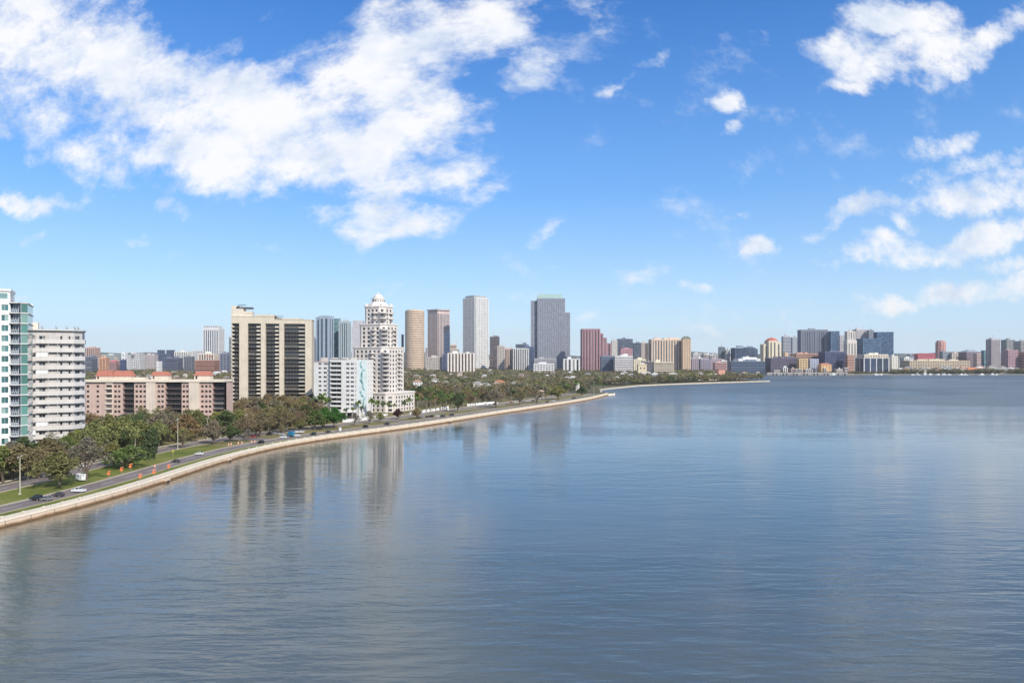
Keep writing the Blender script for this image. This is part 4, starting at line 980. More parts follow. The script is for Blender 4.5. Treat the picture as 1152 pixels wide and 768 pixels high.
# far right
far('warehouse', 'long dark red roof on the horizon left of the pink tower', 'warehouse', 1024, 1058, 398.3, 2100, BLANK, (0.42, 0.12, 0.14), 'w', units=0, roof=((0.42, 0.13, 0.14), 3))
far('apartment_tower', 'pink round-shouldered tower standing apart on the right skyline', 'apartment tower', 1050, 1066.5, 383, 2000, ('row', 6, .45, .55), (0.6, 0.33, 0.29), 'w', units=0, tiers=[(ngon(10), 0, .95), (ngon(10, .4, .4), .95, 1.0)])
far('office_building', 'white low building on the far right waterfront beside the cream block', 'office building', 1012, 1027.5, 402.5, 1900, ROWW, (0.68, 0.66, 0.62), 's')
far('apartment_block', 'very long yellow-beige low block on the right waterfront', 'apartment block', 1013.5, 1091, 405.5, 1760, ROWW, (0.56, 0.46, 0.33), 'w', units=4)
far('office_building', 'slate grey block at the foot of the pink tower', 'office building', 1056.5, 1068, 395.3, 1850, ROW, (0.28, 0.3, 0.32), 's')
far('office_building', 'beige block with dark square windows right of the slate grey block', 'office building', 1067, 1078, 396.8, 1840, ROWW, (0.6, 0.52, 0.44), 'd')
far('office_building', 'brown building under a shallow curved grey roof', 'office building', 1078, 1103.5, 396, 1820, ROW, (0.26, 0.2, 0.22), 'n', units=0, roof=((0.3, 0.32, 0.36), 6))
far('apartment_block', 'white and rust banded block at the right end of the curved-roof building', 'apartment block', 1095, 1103.8, 397.5, 1790, BAND, (0.62, 0.45, 0.42), 'w', units=0)
far('office_building', 'small teal glass block left of the grey-tan striped tower', 'office building', 1103.5, 1109.5, 394, 2000, CURT, (0.12, 0.28, 0.36), 't', units=0)
far('apartment_tower', 'grey-tan vertical striped tower on the right skyline', 'apartment tower', 1109, 1125.5, 381.3, 1950, ('strip', 6, .45, .96), (0.46, 0.4, 0.4), 's', units=1)
far('apartment_tower', 'dark green-grey tower right of the grey-tan striped tower', 'apartment tower', 1126, 1142, 382, 2050, ROW, (0.28, 0.29, 0.28), 's', units=2)
far('apartment_block', 'mauve brick block in front of the dark green-grey tower', 'apartment block', 1126.5, 1145.5, 393.5, 1820, ROW, (0.42, 0.27, 0.29), 'n', units=1)
far('apartment_tower', 'brown-grey tower cut by the right edge of the picture', 'apartment tower', 1140, 1160, 383.5, 1980, BAND, (0.4, 0.36, 0.33), 's', units=1)
far('apartment_block', 'salmon block with pale bands at the right edge of the picture', 'apartment block', 1145.5, 1168, 395.5, 1800, BAND, (0.66, 0.42, 0.36), 'w', units=1)
fr = random.Random(9)
def jumble(n, p0, p1, yt, D, label, group):
    for k in range(n):
        a = p0 + (p1 - p0) * (k + fr.uniform(0, .9)) / n; w_ = fr.uniform(4, 11)
        far('office_building', label, 'office building', a, a + w_, fr.uniform(*yt), fr.uniform(*D), fr.choice([ROW, ROWW, BAND, STRIP, CURT]), fr.choice([(.6, .56, .52), (.5, .45, .42), (.66, .62, .58), (.36, .36, .4), (.5, .36, .3), (.56, .5, .4), (.28, .28, .33), (.7, .66, .62)]), fr.choice('dsnw'), group=group, units=fr.choice([0, 1, 1]))
jumble(15, 778, 855, (398, 405), (1900, 2300), 'low block in the jumble between the slim orange tower and the cream hotel tower', 'low blocks right of the striped hotel')
jumble(12, 1003, 1112, (399, 404), (1900, 2400), 'low block in the jumble on the right skyline behind the long yellow-beige block', 'low blocks of the right skyline')
jumble(18, 92, 262, (402, 408), (1750, 2300), 'low block in the jumble on the left skyline above the pink block', 'low blocks of the left skyline')
jumble(16, 482, 655, (402, 407), (1900, 2200), 'low block in the jumble at the feet of the downtown towers', 'low blocks at the feet of the downtown towers')
jumble(9, 690, 778, (396, 404), (1700, 2100), 'low block in the jumble behind the striped hotel', 'low blocks behind the striped hotel')
jumble(9, 864, 950, (412.5, 417), (1632, 1645), 'small building standing on the far quay before the dark halls', 'small buildings on the far quay')
# hotel dome
for o in bpy.data.objects:
    if o.get('label', '').startswith('cream and yellow banded hotel'):
        wd = X(867, 1800) - X(861, 1800); m2 = MB(); hh = Z(383, 1800) - GZ
        m2.lathe([(16, hh - 2), (14, hh + 2), (9, hh + 5.5), (3, hh + 7.5), (.3, hh + 9)], 14, 0, 2, 0); m2.build('domed_roof', wall_mat((0.5, 0.16, 0.12)), o)
    if o.get('label', '').startswith('tall white grid-fronted'):
        m2 = MB(); hh = Z(334.5, 1800) - GZ; m2.prism([(x * 44, y * 42) for x, y in chamfer(1, 1, .12)], hh, hh + 6); m2.build('crown_screen', wall_mat((0.4, 0.42, 0.42)), o)
# the far quay with its dark openings
qx0, qx1 = X(862, 1628), X(952, 1628)
tq = thing('quay', 'pale concrete quay on piers with dark openings on the far waterfront', 'quay', (qx0, 1622, 0))
mb = MB(); mb.box(0, qx1 - qx0, 0, 6, 3.4, 5.6); mb.build('deck', wall_mat((0.42, 0.38, 0.36)), tq)
for k in range(24): 
    mb = MB(); x = (qx1 - qx0) * k / 23.5; mb.box(x, x + (4.0 if k % 3 else 7.0), 0.3, 5, -1, 3.39); mb.build('pier', wall_mat((0.36, 0.33, 0.32)), tq)
for px, D in ((866, 1650),): pass
def clear(x, y, r):
    return all((x - a) ** 2 + (y - b) ** 2 > (c + r) ** 2 for a, b, c in FOOT)
# ------------------------------------------------------------------ houses
def house(px, py, wpx, rgb, roof, label, h=5.0, gable=True, name='house', group=None, D=None, yaw=None):
    if D is None: x, y = G(px, py)
    else: x, y = X(px, D), D
    w = wpx * y / F; d = w * .7; t = thing(name, label, 'house', (x, y + d / 2, GZ), R(yaw if yaw is not None else rnd.uniform(-25, 25)), group)
    wm = wall_mat(rgb); mb = MB(); zs = floors(0.3, h - .3, 2.9, .45); hs = edge_wall(mb, (-w / 2, -d / 2), (w / 2, -d / 2), 0, h, spread(w, 3.2, .42, .6), zs, 0, .2)
    hs += edge_wall(mb, (w / 2, -d / 2), (w / 2, d / 2), 0, h, spread(d, 3.6, .35, .6), zs, 0, .2)
    edge_wall(mb, (w / 2, d / 2), (-w / 2, d / 2), 0, h, [], []); edge_wall(mb, (-w / 2, d / 2), (-w / 2, -d / 2), 0, h, [], [])
    mb.poly([(-w / 2, -d / 2, h), (w / 2, -d / 2, h), (w / 2, d / 2, h), (-w / 2, d / 2, h)]); mb.build('wall', wm, t)
    st = put_windows(t, hs, G_DARK, FRAME_W, 16); flush(t, st, G_DARK)
    e = .6; i = d * .42; mb = MB(); rh = d * .3 if gable else .5
    mb.prism([(-w / 2 - e, -d / 2 - e), (w / 2 + e, -d / 2 - e), (w / 2 + e, d / 2 + e), (-w / 2 - e, d / 2 + e)], h + .004, h + rh, pts1=[(-w / 2 + i, -d / 2 + i), (w / 2 - i, -d / 2 + i), (w / 2 - i, d / 2 - i), (-w / 2 + i, d / 2 - i)] if gable else None)
    mb.build('roof', wall_mat(roof), t)
    foot(x, y + d / 2, w * .5)
HS = [
 (546, 441, 13, (0.6, 0.56, 0.5), (0.5, 0.5, 0.48), 'pale flat-roofed house behind the shore lawn trees', 7.5),
 (562, 438, 11, (0.6, 0.46, 0.34), (0.5, 0.2, 0.1), 'house with a terracotta roof in the leafy neighbourhood', 9),
 (517, 429, 5, (0.7, 0.58, 0.5), (0.5, 0.2, 0.12), 'narrow pink-cream house rising from the trees below the striped apartments', 13),
 (489, 437, 10, (0.7, 0.7, 0.66), (0.68, 0.66, 0.62), 'white house low in the trees right of the round tower', 8),
 (501, 437, 7, (0.68, 0.68, 0.66), (0.6, 0.6, 0.58), 'smaller white house beside another among the central trees', 8),
 (621, 437.5, 7, (0.6, 0.5, 0.4), (0.45, 0.3, 0.2), 'small tan house behind the wide brown trees', 6),
 (608, 448, 7, (0.7, 0.64, 0.56), (0.6, 0.45, 0.35), 'small cream house near the shore bend', 7),
 (638, 431, 7, (0.66, 0.64, 0.6), (0.62, 0.62, 0.6), 'white-roofed house among grey trees near the shore bend', 8),
 (645, 430.5, 8, (0.72, 0.7, 0.66), (0.66, 0.64, 0.6), 'pale house among the trees before the shore tip', 8),
 (650, 439.5, 4, (0.74, 0.72, 0.68), (0.7, 0.68, 0.64), 'tall narrow white house near the shore tip', 9),
 (693, 431, 9, (0.74, 0.72, 0.7), (0.66, 0.62, 0.58), 'first white house at the left of the peninsula', 8),
 (703, 431, 7, (0.72, 0.7, 0.68), (0.5, 0.46, 0.44), 'white house with a grey roof on the left of the peninsula', 7),
 (709, 430.6, 5, (0.76, 0.74, 0.72), (0.66, 0.66, 0.66), 'bright white narrow house on the peninsula shore', 8),
 (715, 430.6, 4, (0.76, 0.7, 0.66), (0.5, 0.4, 0.35), 'tiny cream house on the peninsula shore', 7),
 (759, 427.5, 9, (0.76, 0.74, 0.7), (0.7, 0.7, 0.68), 'wide white house in the middle of the peninsula', 9),
 (780, 427.5, 9, (0.74, 0.73, 0.7), (0.7, 0.68, 0.66), 'low white villa right of the wide white house', 6),
 (803, 427.8, 12, (0.74, 0.64, 0.5), (0.66, 0.6, 0.5), 'cream villa below the coral house on the peninsula', 7),
 (811, 427, 9, (0.7, 0.36, 0.26), (0.6, 0.26, 0.18), 'tall coral house with a pink roof on the peninsula', 17),
 (832, 426.8, 9, (0.66, 0.64, 0.62), (0.6, 0.6, 0.6), 'pale grey house right of the coral house', 8),
 (1033, 421, 7, (0.5, 0.48, 0.45), (0.6, 0.6, 0.6), 'white waterfront house far right, first of the row', 9),
 (1040.5, 421, 6, (0.5, 0.48, 0.45), (0.4, 0.38, 0.38), 'white waterfront house with a dark roof on the far right shore', 8),
 (1054, 421, 6, (0.5, 0.48, 0.45), (0.66, 0.6, 0.56), 'pale gabled house in the middle of the far right shore', 8),
 (1070, 421, 8, (0.5, 0.48, 0.45), (0.55, 0.55, 0.55), 'white house left of the orange-roofed villa', 9),
 (1096, 421.2, 17, (0.5, 0.48, 0.45), (0.66, 0.25, 0.12), 'large orange-roofed villa on the far right shore', 9),
 (1127, 421, 12, (0.5, 0.48, 0.45), (0.66, 0.66, 0.64), 'long white house near the right end of the far shore', 9),
 (1130, 415, 12, (0.7, 0.68, 0.66), (0.68, 0.68, 0.66), 'flat white building behind the long white house', 12),
 (195, 423, 6, (0.74, 0.72, 0.7), (0.72, 0.7, 0.68), 'small white roof in the trees left of the tan tower', 8),
 (233, 424, 11, (0.68, 0.68, 0.66), (0.66, 0.68, 0.68), 'long pale roof in the trees left of the tan tower', 9),
 (243, 425, 9, (0.7, 0.7, 0.68), (0.66, 0.66, 0.66), 'second pale roof close to the tan tower', 9),
 (251, 423, 7, (0.74, 0.7, 0.66), (0.7, 0.66, 0.62), 'small cream house tucked beside the tan tower', 9),
 (545, 413.5, 9, (0.72, 0.7, 0.68), (0.66, 0.66, 0.66), 'white block low under the tall white tower', 22),
 (555, 413, 9, (0.72, 0.66, 0.64), (0.66, 0.62, 0.6), 'white and pink block below the dark grey-brown tower', 26),
 (567, 413, 14, (0.2, 0.22, 0.32), (0.2, 0.22, 0.3), 'navy low block below the beige older building', 20),
 (586, 415, 16, (0.5, 0.22, 0.18), (0.45, 0.2, 0.17), 'red brick low block left of the tallest tower', 22),
 (564, 419, 8, (0.7, 0.66, 0.5), (0.66, 0.62, 0.5), 'cream low house under the navy block', 12),
 (580, 419, 7, (0.7, 0.6, 0.5), (0.6, 0.6, 0.56), 'small tan house under the red brick block', 9),
 (645, 417, 10, (0.66, 0.66, 0.62), (0.6, 0.6, 0.58), 'pale house in the trees right of the tallest tower', 10),
 (655, 417.5, 6, (0.7, 0.64, 0.5), (0.66, 0.6, 0.5), 'small sand house in the trees under the maroon tower', 9),
]
for (px, py, w, rgb, rf, lab, h) in HS: house(px, py, w * (.8 if px > 1000 else 1), rgb, rf, lab, h, gable=(h < 12), D=(1640 + (px * 7) % 22) if px > 1000 else None)
hr = random.Random(21)
def many(n, p0, p1, d0, d1, hh, label, group, ok=lambda px, D: True, ww=(6, 11)):
    k = 0
    while k < n:
        px, D = hr.uniform(p0, p1), hr.uniform(d0, d1)
        if not ok(px, D) or not clear(X(px, D), D, 7): continue
        c = hr.choice([(.7, .68, .65), (.66, .6, .5), (.62, .56, .5), (.55, .36, .28), (.72, .72, .7), (.5, .48, .46)]); rf_ = hr.choice([(.5, .49, .47), (.36, .34, .32), (.42, .25, .18), (.58, .57, .54), (.25, .23, .22), (.3, .27, .24)])
        house(px, 0, hr.uniform(*ww) / D * F, c, rf_, label, hr.uniform(*hh), group=group, D=D); k += 1
many(26, 700, 858, 1100, 1420, (8, 13), 'small pale house scattered among the peninsula trees', 'houses among the peninsula trees', lambda px, D: D > 1130 + (px - 700) * .9)
many(30, 450, 685, 800, 1700, (7, 12), 'small house roof showing between the treetops before downtown', 'houses between the treetops before downtown', lambda px, D: px < 640 or D > 1150)
many(16, 100, 258, 700, 1400, (9, 12), 'small house roof showing in the woods behind the pink block', 'houses in the woods behind the pink block')
many(30, 1010, 1150, 1660, 1745, (8, 15), 'small house or shed in the clutter of the far right shore', 'small buildings of the far right shore', ww=(10, 22))

# ------------------------------------------------------------------ vegetation
def leaves_np(seed, centers, radii, per, size, flat=0.7):
    r = np.random.RandomState(seed); P = []
    for c, rad in zip(centers, radii):
        d = r.normal(size=(per, 3)); d /= np.linalg.norm(d, axis=1)[:, None]
        q = np.array(c) + d * (rad * r.uniform(0.45, 1.0, per)[:, None]) * np.array([1, 1, flat]); P.append(q)
    P = np.concatenate(P); n = len(P)
    a = r.normal(size=(n, 3)); a /= np.linalg.norm(a, axis=1)[:, None]
    b = r.normal(size=(n, 3)); b -= a * (a * b).sum(1)[:, None]; b /= np.linalg.norm(b, axis=1)[:, None]
    s = size * r.uniform(0.6, 1.3, n)[:, None]
    v = np.stack([P - a * s - b * s * .55, P + a * s - b * s * .55, P + a * s * .8 + b * s * .55, P - a * s * .8 + b * s * .55], 1)
    return v.reshape(-1, 3)
def quads_mesh(name, v, mat, tint=None):
    n = len(v) // 4; me = bpy.data.meshes.new(name)
    me.vertices.add(len(v)); me.vertices.foreach_set('co', v.astype(np.float32).ravel())
    me.loops.add(4 * n); me.loops.foreach_set('vertex_index', np.arange(4 * n, dtype=np.int32))
    me.polygons.add(n); me.polygons.foreach_set('loop_start', np.arange(0, 4 * n, 4, dtype=np.int32)); me.polygons.foreach_set('loop_total', np.full(n, 4, dtype=np.int32))
    me.update(calc_edges=True); me.validate()
    if tint is not None:
        a = me.attributes.new('tint', 'FLOAT_COLOR', 'POINT'); a.data.foreach_set('color', tint.astype(np.float32).ravel())
    me.materials.append(mat); return me
def oak_mesh(seed, nclump=80, per=26, size=0.32, H=12.0, Rr=6.3, z0=3.4, bare=False):
    rr = random.Random(seed); cs, rs = [], []
    lobes = [(rr.uniform(0, math.tau), rr.uniform(.25, .6), rr.uniform(.5, .85)) for _ in range(6)]
    for k in range(nclump):
        if k % 5 == 0: a, u, rad = rr.uniform(0, math.tau), rr.uniform(0, 1), rr.uniform(0, .6)
        else:
            l = rr.choice(lobes); a = l[0] + rr.gauss(0, .5); rad = min(1, max(.1, l[1] + rr.gauss(.25, .22))); u = l[2] + rr.gauss(0, .2)
        u = min(1, max(0, u)); prof = math.sqrt(max(0.05, 1 - (2 * u - .75) ** 2 * .62))
        x, y = math.cos(a) * rad * Rr * prof, math.sin(a) * rad * Rr * prof
        z = z0 + (H - z0) * (u * (1 - .35 * rad * rad) * .93)
        cs.append((x, y, z)); rs.append(rr.uniform(.9, 1.75))
    v = leaves_np(seed, cs, rs, per, size)
    crown = quads_mesh('oak_crown', v, M_LEAF)
    mb = MB(); fork = Vector((rr.uniform(-.3, .3), rr.uniform(-.3, .3), z0 * .62)); mb.tube((0, 0, -.3), fork, .42, .32, 7)
    for k in range(7):
        c = Vector(cs[rr.randrange(len(cs))]); mid = fork.lerp(c, .5) + Vector((rr.uniform(-.6, .6), rr.uniform(-.6, .6), .5))
        mb.tube(fork, mid, .22, .14, 5, cap=False); mb.tube(mid, c, .14, .04, 5, cap=False)
        for j in range(5 if bare else 3):
            c2 = Vector(cs[rr.randrange(len(cs))])
            if (c2 - mid).length < 5.5: mb.tube(mid, c2, .08, .02, 4, cap=False)
    return crown, mb.mesh('oak_trunk', [M_BARK])
def palm_mesh(seed, H=9.0, nf=26, fl=2.6):
    rr = random.Random(seed); mb = MB(); bend = rr.uniform(-.5, .5); top = Vector((bend, rr.uniform(-.3, .3), H))
    mb.tube((0, 0, -.2), (bend * .3, 0, H * .5), .22, .18, 7, cap=False); mb.tube((bend * .3, 0, H * .5), top, .18, .16, 7)
    cr = MB()
    for k in range(nf):
        a = k * 2.399 + rr.uniform(-.2, .2); el = rr.uniform(-.6, 1.2); L_ = fl * rr.uniform(.8, 1.1); p = top.copy(); d = Vector((math.cos(a) * math.cos(el), math.sin(a) * math.cos(el), math.sin(el))); side = Vector((-math.sin(a), math.cos(a), 0)); w = .08
        for s_ in range(5):
            q = p + d * (L_ / 5); w2 = [.38, .55, .5, .34, .05][s_]; dr = Vector((0, 0, -.28))
            cr.quad(tuple(p), tuple(q), tuple(q + side * w2 + dr * w2 * 2), tuple(p + side * w + dr * w * 2)); cr.quad(tuple(q), tuple(p), tuple(p - side * w + dr * w * 2), tuple(q - side * w2 + dr * w2 * 2))
            p = q; w = w2; d = (d + Vector((0, 0, -.33))).normalized()
    return cr.mesh('palm_crown', [M_LEAF]), mb.mesh('palm_trunk', [M_PALMBARK])
OAKS = [oak_mesh(11 + k, 95, 30, .36) for k in range(5)]
THIN = [oak_mesh(31 + k, 75, 20, .24, bare=True) for k in range(4)]
LOW = [oak_mesh(51 + k, 46, 16, .62) for k in range(5)]
PALMS = [palm_mesh(71 + k, 9 + k * .6) for k in range(3)]
WEEP = [oak_mesh(81, 90, 30, .36, H=10, Rr=6.0, z0=1.6), oak_mesh(82, 90, 30, .36, H=11, Rr=4.4, z0=1.4)]
PROTO = {}
COLS = {'brown': (0.212, 0.172, 0.092), 'olive': (0.2, 0.2, 0.075), 'green': (0.125, 0.17, 0.05), 'dark': (0.088, 0.12, 0.05), 'lime': (0.25, 0.27, 0.06), 'grey': (0.222, 0.195, 0.135), 'rust': (0.225, 0.165, 0.09), 'maroon': (0.06, 0.025, 0.03), 'bright': (0.06, 0.15, 0.03)}
def tree(kind, var, x, y, sc_, colr, label, group=None, name='oak_tree', cat='tree', sx=1.0, rz=None, z=GZ):
    pool = dict(oak=OAKS, thin=THIN, low=LOW, palm=PALMS, weep=WEEP)[kind]; cm, tm = pool[var % len(pool)]
    t = thing(name, label, cat, (x, y, z), rnd.uniform(0, 6.28) if rz is None else rz, group)
    t.scale = (sc_ * sx, sc_ * sx, sc_)
    c = link('crown', cm, t); link('trunk', tm, t)
    b = COLS[colr]; j = rnd.uniform(.85, 1.18); c.color = (b[0] * j * rnd.uniform(.92, 1.08), b[1] * j, b[2] * j * rnd.uniform(.9, 1.1), 1)
    return t
def tpx(kind, var, px, pyb, pyt, wpx, colr, label, **kw):
    x, y = G(px, pyb); h = Z(pyt, y) - GZ; w = wpx * y / F
    H0, W0 = dict(oak=(12.2, 12.5), thin=(12.2, 12.5), low=(12, 12.5), palm=(10, 5), weep=(11, 11))[kind]
    s_ = h / H0; return tree(kind, var, x, y, s_, colr, label, sx=(w / W0) / s_, **kw)

# trees of the median and road edge, placed one by one
NEAR = [
 ('oak', 0, 66, 548, 506, 54, 'olive', 'broad olive oak in the median above the parked dark cars'),
 ('oak', 4, 4, 543, 501, 46, 'olive', 'leafy olive oak cut by the left edge beside the inner road'),
 ('oak', 2, 128, 524, 497, 30, 'olive', 'olive oak half behind the spreading green tree'),
 ('thin', 3, 44, 538, 500, 40, 'brown', 'brown-green oak between the lamp and the broad olive oak'),
 ('thin', 1, 98, 541, 489, 46, 'grey', 'grey-brown thin oak beside the small white trailer'),
 ('oak', 1, 22, 541, 497, 50, 'brown', 'brown-green oak behind the nearest tall street lamp'),
 ('weep', 0, 146, 526, 497, 42, 'green', 'spreading green tree with low drooping crown behind the orange signs'),
 ('weep', 1, 171, 517, 478, 27, 'dark', 'tall dark drooping tree right of the spreading green one'),
 ('thin', 2, 206, 504, 480, 28, 'olive', 'small round olive tree beside the lamp near the white car'),
 ('oak', 3, 258, 497, 477, 26, 'dark', 'small dark tree by the orange barrels on the median'),
 ('thin', 0, 293, 491, 462, 40, 'brown', 'wide brown bare oak right of the median lamp'),
 ('thin', 3, 276, 493, 466, 34, 'brown', 'brown bare oak straight behind the median lamp'),
 ('thin', 1, 318, 487, 459, 36, 'brown', 'brown bare oak above the parked white cars'),
 ('thin', 2, 337, 484, 460, 30, 'rust', 'rusty brown oak right above the blue box truck'),
 ('oak', 2, 354, 483.5, 460, 26, 'green', 'green leafy tree left of the two bright green ones'),
 ('oak', 4, 364.5, 482.5, 457, 26, 'bright', 'bright green round tree below the white mural block'),
 ('oak', 0, 376, 481.5, 457, 24, 'bright', 'bright green tree with a forked trunk right of its twin'),
 ('thin', 1, 240, 500, 470, 30, 'grey', 'bare grey tree beside the second lamp pole'),
 ('oak', 1, 448, 471.5, 459, 12, 'maroon', 'small dark maroon tree beside the cream podium'),
 ('oak', 3, 514.5, 463.5, 441, 17, 'dark', 'dark leaning tree on the shore lawn beyond the parked cars'),
 ('thin', 0, 558, 458.5, 433, 26, 'grey', 'large grey-green tree on the lawn by the white garden wall'),
 ('thin', 2, 584, 456, 436, 20, 'brown', 'brown bare tree on the shore lawn beyond the grey-green one'),
 ('thin', 3, 604, 453.5, 436, 24, 'brown', 'wide brown tree near the bend of the shore'),
 ('oak', 2, 628, 449.5, 433, 24, 'olive', 'round olive tree near the end of the shore road'),
 ('oak', 4, 655, 446.5, 434, 12, 'dark', 'small dark tree near the tip of the near shore'),
 ('oak', 1, 384, 475.5, 468, 9, 'dark', 'low dark bush-like tree on the lawn before the mural block'),
]
for k, (kd, v, px, b, tp, w, c, lab) in enumerate(NEAR): tpx(kd, v, px, b, tp, w, c, lab)
PALMP = [(354, 475, 446), (362, 476, 444), (368, 475, 449), (389, 472.5, 459), (397, 472, 458), (403, 471, 452), (407.5, 470, 456), (417, 470, 449), (424, 470, 452), (431, 469, 451), (437, 468, 453), (443, 468, 455),
         (455, 467.5, 450), (461, 467, 448), (470, 465, 446), (480, 464, 445), (484.5, 463, 446), (490, 463, 444), (496, 462.5, 445), (502, 462, 444), (508, 461, 444), (521, 459.5, 442), (535, 457, 441), (575, 452, 437), (592, 450, 436),
         (640, 446, 432), (649, 445, 430), (668, 443.5, 431), (675, 443, 430), (678.5, 442.5, 433), (167, 516, 483), (45, 529, 500), (38, 531, 503), (663, 444, 434)]
for k, (px, b, tp) in enumerate(PALMP):
    lm = ('below the white mural block' if px < 411 else 'before the cream podium' if px < 458 else 'in the palm row behind the shore lawn' if px < 545 else 'near the tip of the near shore') if px > 200 else 'among the oaks by the left roads'
    x, y = G(px, b); h = Z(tp, y) - GZ
    tree('palm', k, x, y, h / 10.2, 'green' if k % 3 else 'dark', 'slender palm tree ' + lm, 'palm trees ' + lm, name='palm_tree', sx=1.1)

def clear(x, y, r):
    return all((x - a) ** 2 + (y - b) ** 2 > (c + r) ** 2 for a, b, c in FOOT)
count = 0
def belt(n, Yr, offr, kinds, cols, hs, label, group, seed, mind=6.5, lim=None):
    global count
    rr = random.Random(seed); pl = []; tries = 0
    while len(pl) < n and tries < n * 60:
        tries += 1
        Y = rr.uniform(*Yr); i = idx_at_Y(Y); x, y = soff(i, rr.uniform(*offr))
        if y < 190 or not clear(x, y, 3) or any((x - a) ** 2 + (y - b) ** 2 < mind ** 2 for a, b in pl): continue
        px = 576 + x / y * F
        if px < -40 or (lim and not lim(px, y)): continue
        pl.append((x, y)); c = rr.choice(cols); k = rr.choice(kinds)
        h = rr.uniform(*hs); tree(k, rr.randrange(9), x, y, h / 12.2, c, label, group, sx=rr.uniform(.85, 1.15)); count += 1
mixc1 = ['olive', 'brown', 'olive', 'green', 'grey', 'dark']
belt(34, (195, 300), (50, 68), ['oak', 'thin', 'oak'], mixc1, (10, 14.5), 'oak in the dense belt in front of the left high-rises', 'oaks in front of the left high-rises', 1)
belt(6, (240, 300), (60, 72), ['oak'], ['lime', 'lime', 'olive'], (11, 14), 'yellow-green oak beside the white balcony block', 'yellow-green oaks', 2)
belt(80, (290, 415), (49, 108), ['oak', 'thin', 'thin'], ['olive', 'brown', 'grey', 'brown', 'dark', 'olive', 'rust'], (12, 17), 'oak in the belt before the pink apartment block', 'oaks before the pink apartment block', 3)
belt(46, (400, 500), (50, 120), ['thin', 'thin', 'oak'], ['brown', 'brown', 'grey', 'olive', 'rust'], (12, 17), 'brown oak in the grove before the tan tower', 'brown oaks before the tan tower', 4, lim=lambda px, y: px < 352)
belt(10, (330, 470), (22, 34), ['thin', 'oak'], ['brown', 'olive', 'grey'], (6, 9), 'small oak on the median strip between the roads', 'small median oaks', 6, mind=11)
# neighbourhood beyond the shore lawn
def region(n, fn, kinds, cols, hs, label, group, seed, mind=8):
    rr = random.Random(seed); pl = []; tries = 0
    while len(pl) < n and tries < n * 60:
        tries += 1; px, D = fn(rr); x = X(px, D)
        if offset_of(x, D) < 52 or not clear(x, D, 4) or any((x - a) ** 2 + (D - b) ** 2 < mind ** 2 for a, b in pl): continue
        pl.append((x, D)); tree(rr.choice(kinds), rr.randrange(9), x, D, rr.uniform(*hs) / 12.2, rr.choice(cols), label, group, sx=rr.uniform(.9, 1.25))
region(60, lambda r: (r.uniform(452, 640), r.uniform(560, 760)), ['oak', 'thin', 'thin', 'low'], ['brown', 'olive', 'grey', 'green', 'dark', 'rust'], (9, 14), 'oak in the leafy neighbourhood behind the shore lawn', 'neighbourhood oaks behind the shore lawn', 8)
WPTS = []
def woodland():
    r = np.random.RandomState(5); pts = []
    def add(n, p0, p1, d0, d1, hh=(9, 14), test=None):
        px = r.uniform(p0, p1, n); D = np.sqrt(r.uniform(d0 ** 2, d1 ** 2, n)); x = (px - 576) / F * D
        for a, b, h in zip(x, D, r.uniform(*hh, n)):
            if test and not test(a, b): continue
            if not clear(a, b, 3): continue
            pts.append((a, b, h))
    shx = lambda x, y: offset_of(x, y) > 50 if y < 900 else True
    add(900, 440, 680, 740, 1000, test=lambda x, y: shx(x, y) and (y < 815 or x < 95 + (y - 900) * .1))
    add(4200, 330, 690, 950, 1900, test=lambda x, y: x < (105 if y < 1010 else 131 + (y - 1000) * 1.2))
    add(2600, 80, 350, 560, 1900)
    add(800, -60, 120, 420, 900); add(1500, -100, 120, 900, 1900)
    # peninsula
    def inpen(x, y):
        ax = [p[0] for p in pen]; ay = [p[1] for p in pen]
        return y > np.interp(x, ax, ay) + 14 and x < pen[-1][0] - 4 and y < 1000 + (x - 100) * 1.6 + 260
    add(2000, 676, 866, 1010, 1560, (10, 16), inpen)
    # opposite waterfront
    add(1700, 1004, 1165, 1636, 1760, (8, 15)); add(500, 870, 1010, 1636, 1655, (5, 8)); add(900, 1000, 1170, 1850, 2400, (8, 13)); add(900, 690, 1000, 1850, 2400, (8, 12)); add(700, 430, 700, 1900, 2400, (9, 13)); add(900, 80, 430, 1900, 2600, (9, 13))
    for k in range(0, len(pts)): pass
    P = np.array(pts); n = len(P)
    base = []
    for v in range(6):
        rr = random.Random(100 + v); cs, rs = [], []
        for k in range(17):
            a = rr.uniform(0, math.tau); rad = math.sqrt(rr.uniform(0, 1)); u = rr.uniform(0, 1)
            cs.append((math.cos(a) * rad * .5, math.sin(a) * rad * .5, .3 + .62 * u * (1 - .4 * rad))); rs.append(rr.uniform(.09, .17))
        q = leaves_np(100 + v, cs, rs, 5, .075); base.append(q)
    V = []; T = []
    cols = np.array([COLS[c] for c in ('brown', 'olive', 'grey', 'brown', 'dark', 'grey', 'olive', 'grey', 'brown')])
    for k in range(n):
        b = base[k % 6]; s_ = P[k, 2]; a = r.uniform(0, 6.28); c_, s2 = math.cos(a), math.sin(a); ws = s_ * r.uniform(.85, 1.25)
        V.append(np.stack([(b[:, 0] * c_ - b[:, 1] * s2) * ws + P[k, 0], (b[:, 0] * s2 + b[:, 1] * c_) * ws + P[k, 1], b[:, 2] * s_ + GZ], 1))
        cc = cols[r.randint(len(cols))] * r.uniform(.8, 1.2); T.append(np.tile(np.array([*cc, 1.0]), (len(b), 1)))
    me = quads_mesh('woodland', np.concatenate(V), M_LEAF_A, np.concatenate(T))
    link('woodland', me, kind='stuff')
    bpy.data.objects['woodland']['label'] = 'leafless brown and green treetops spreading to the skyline'
woodland()
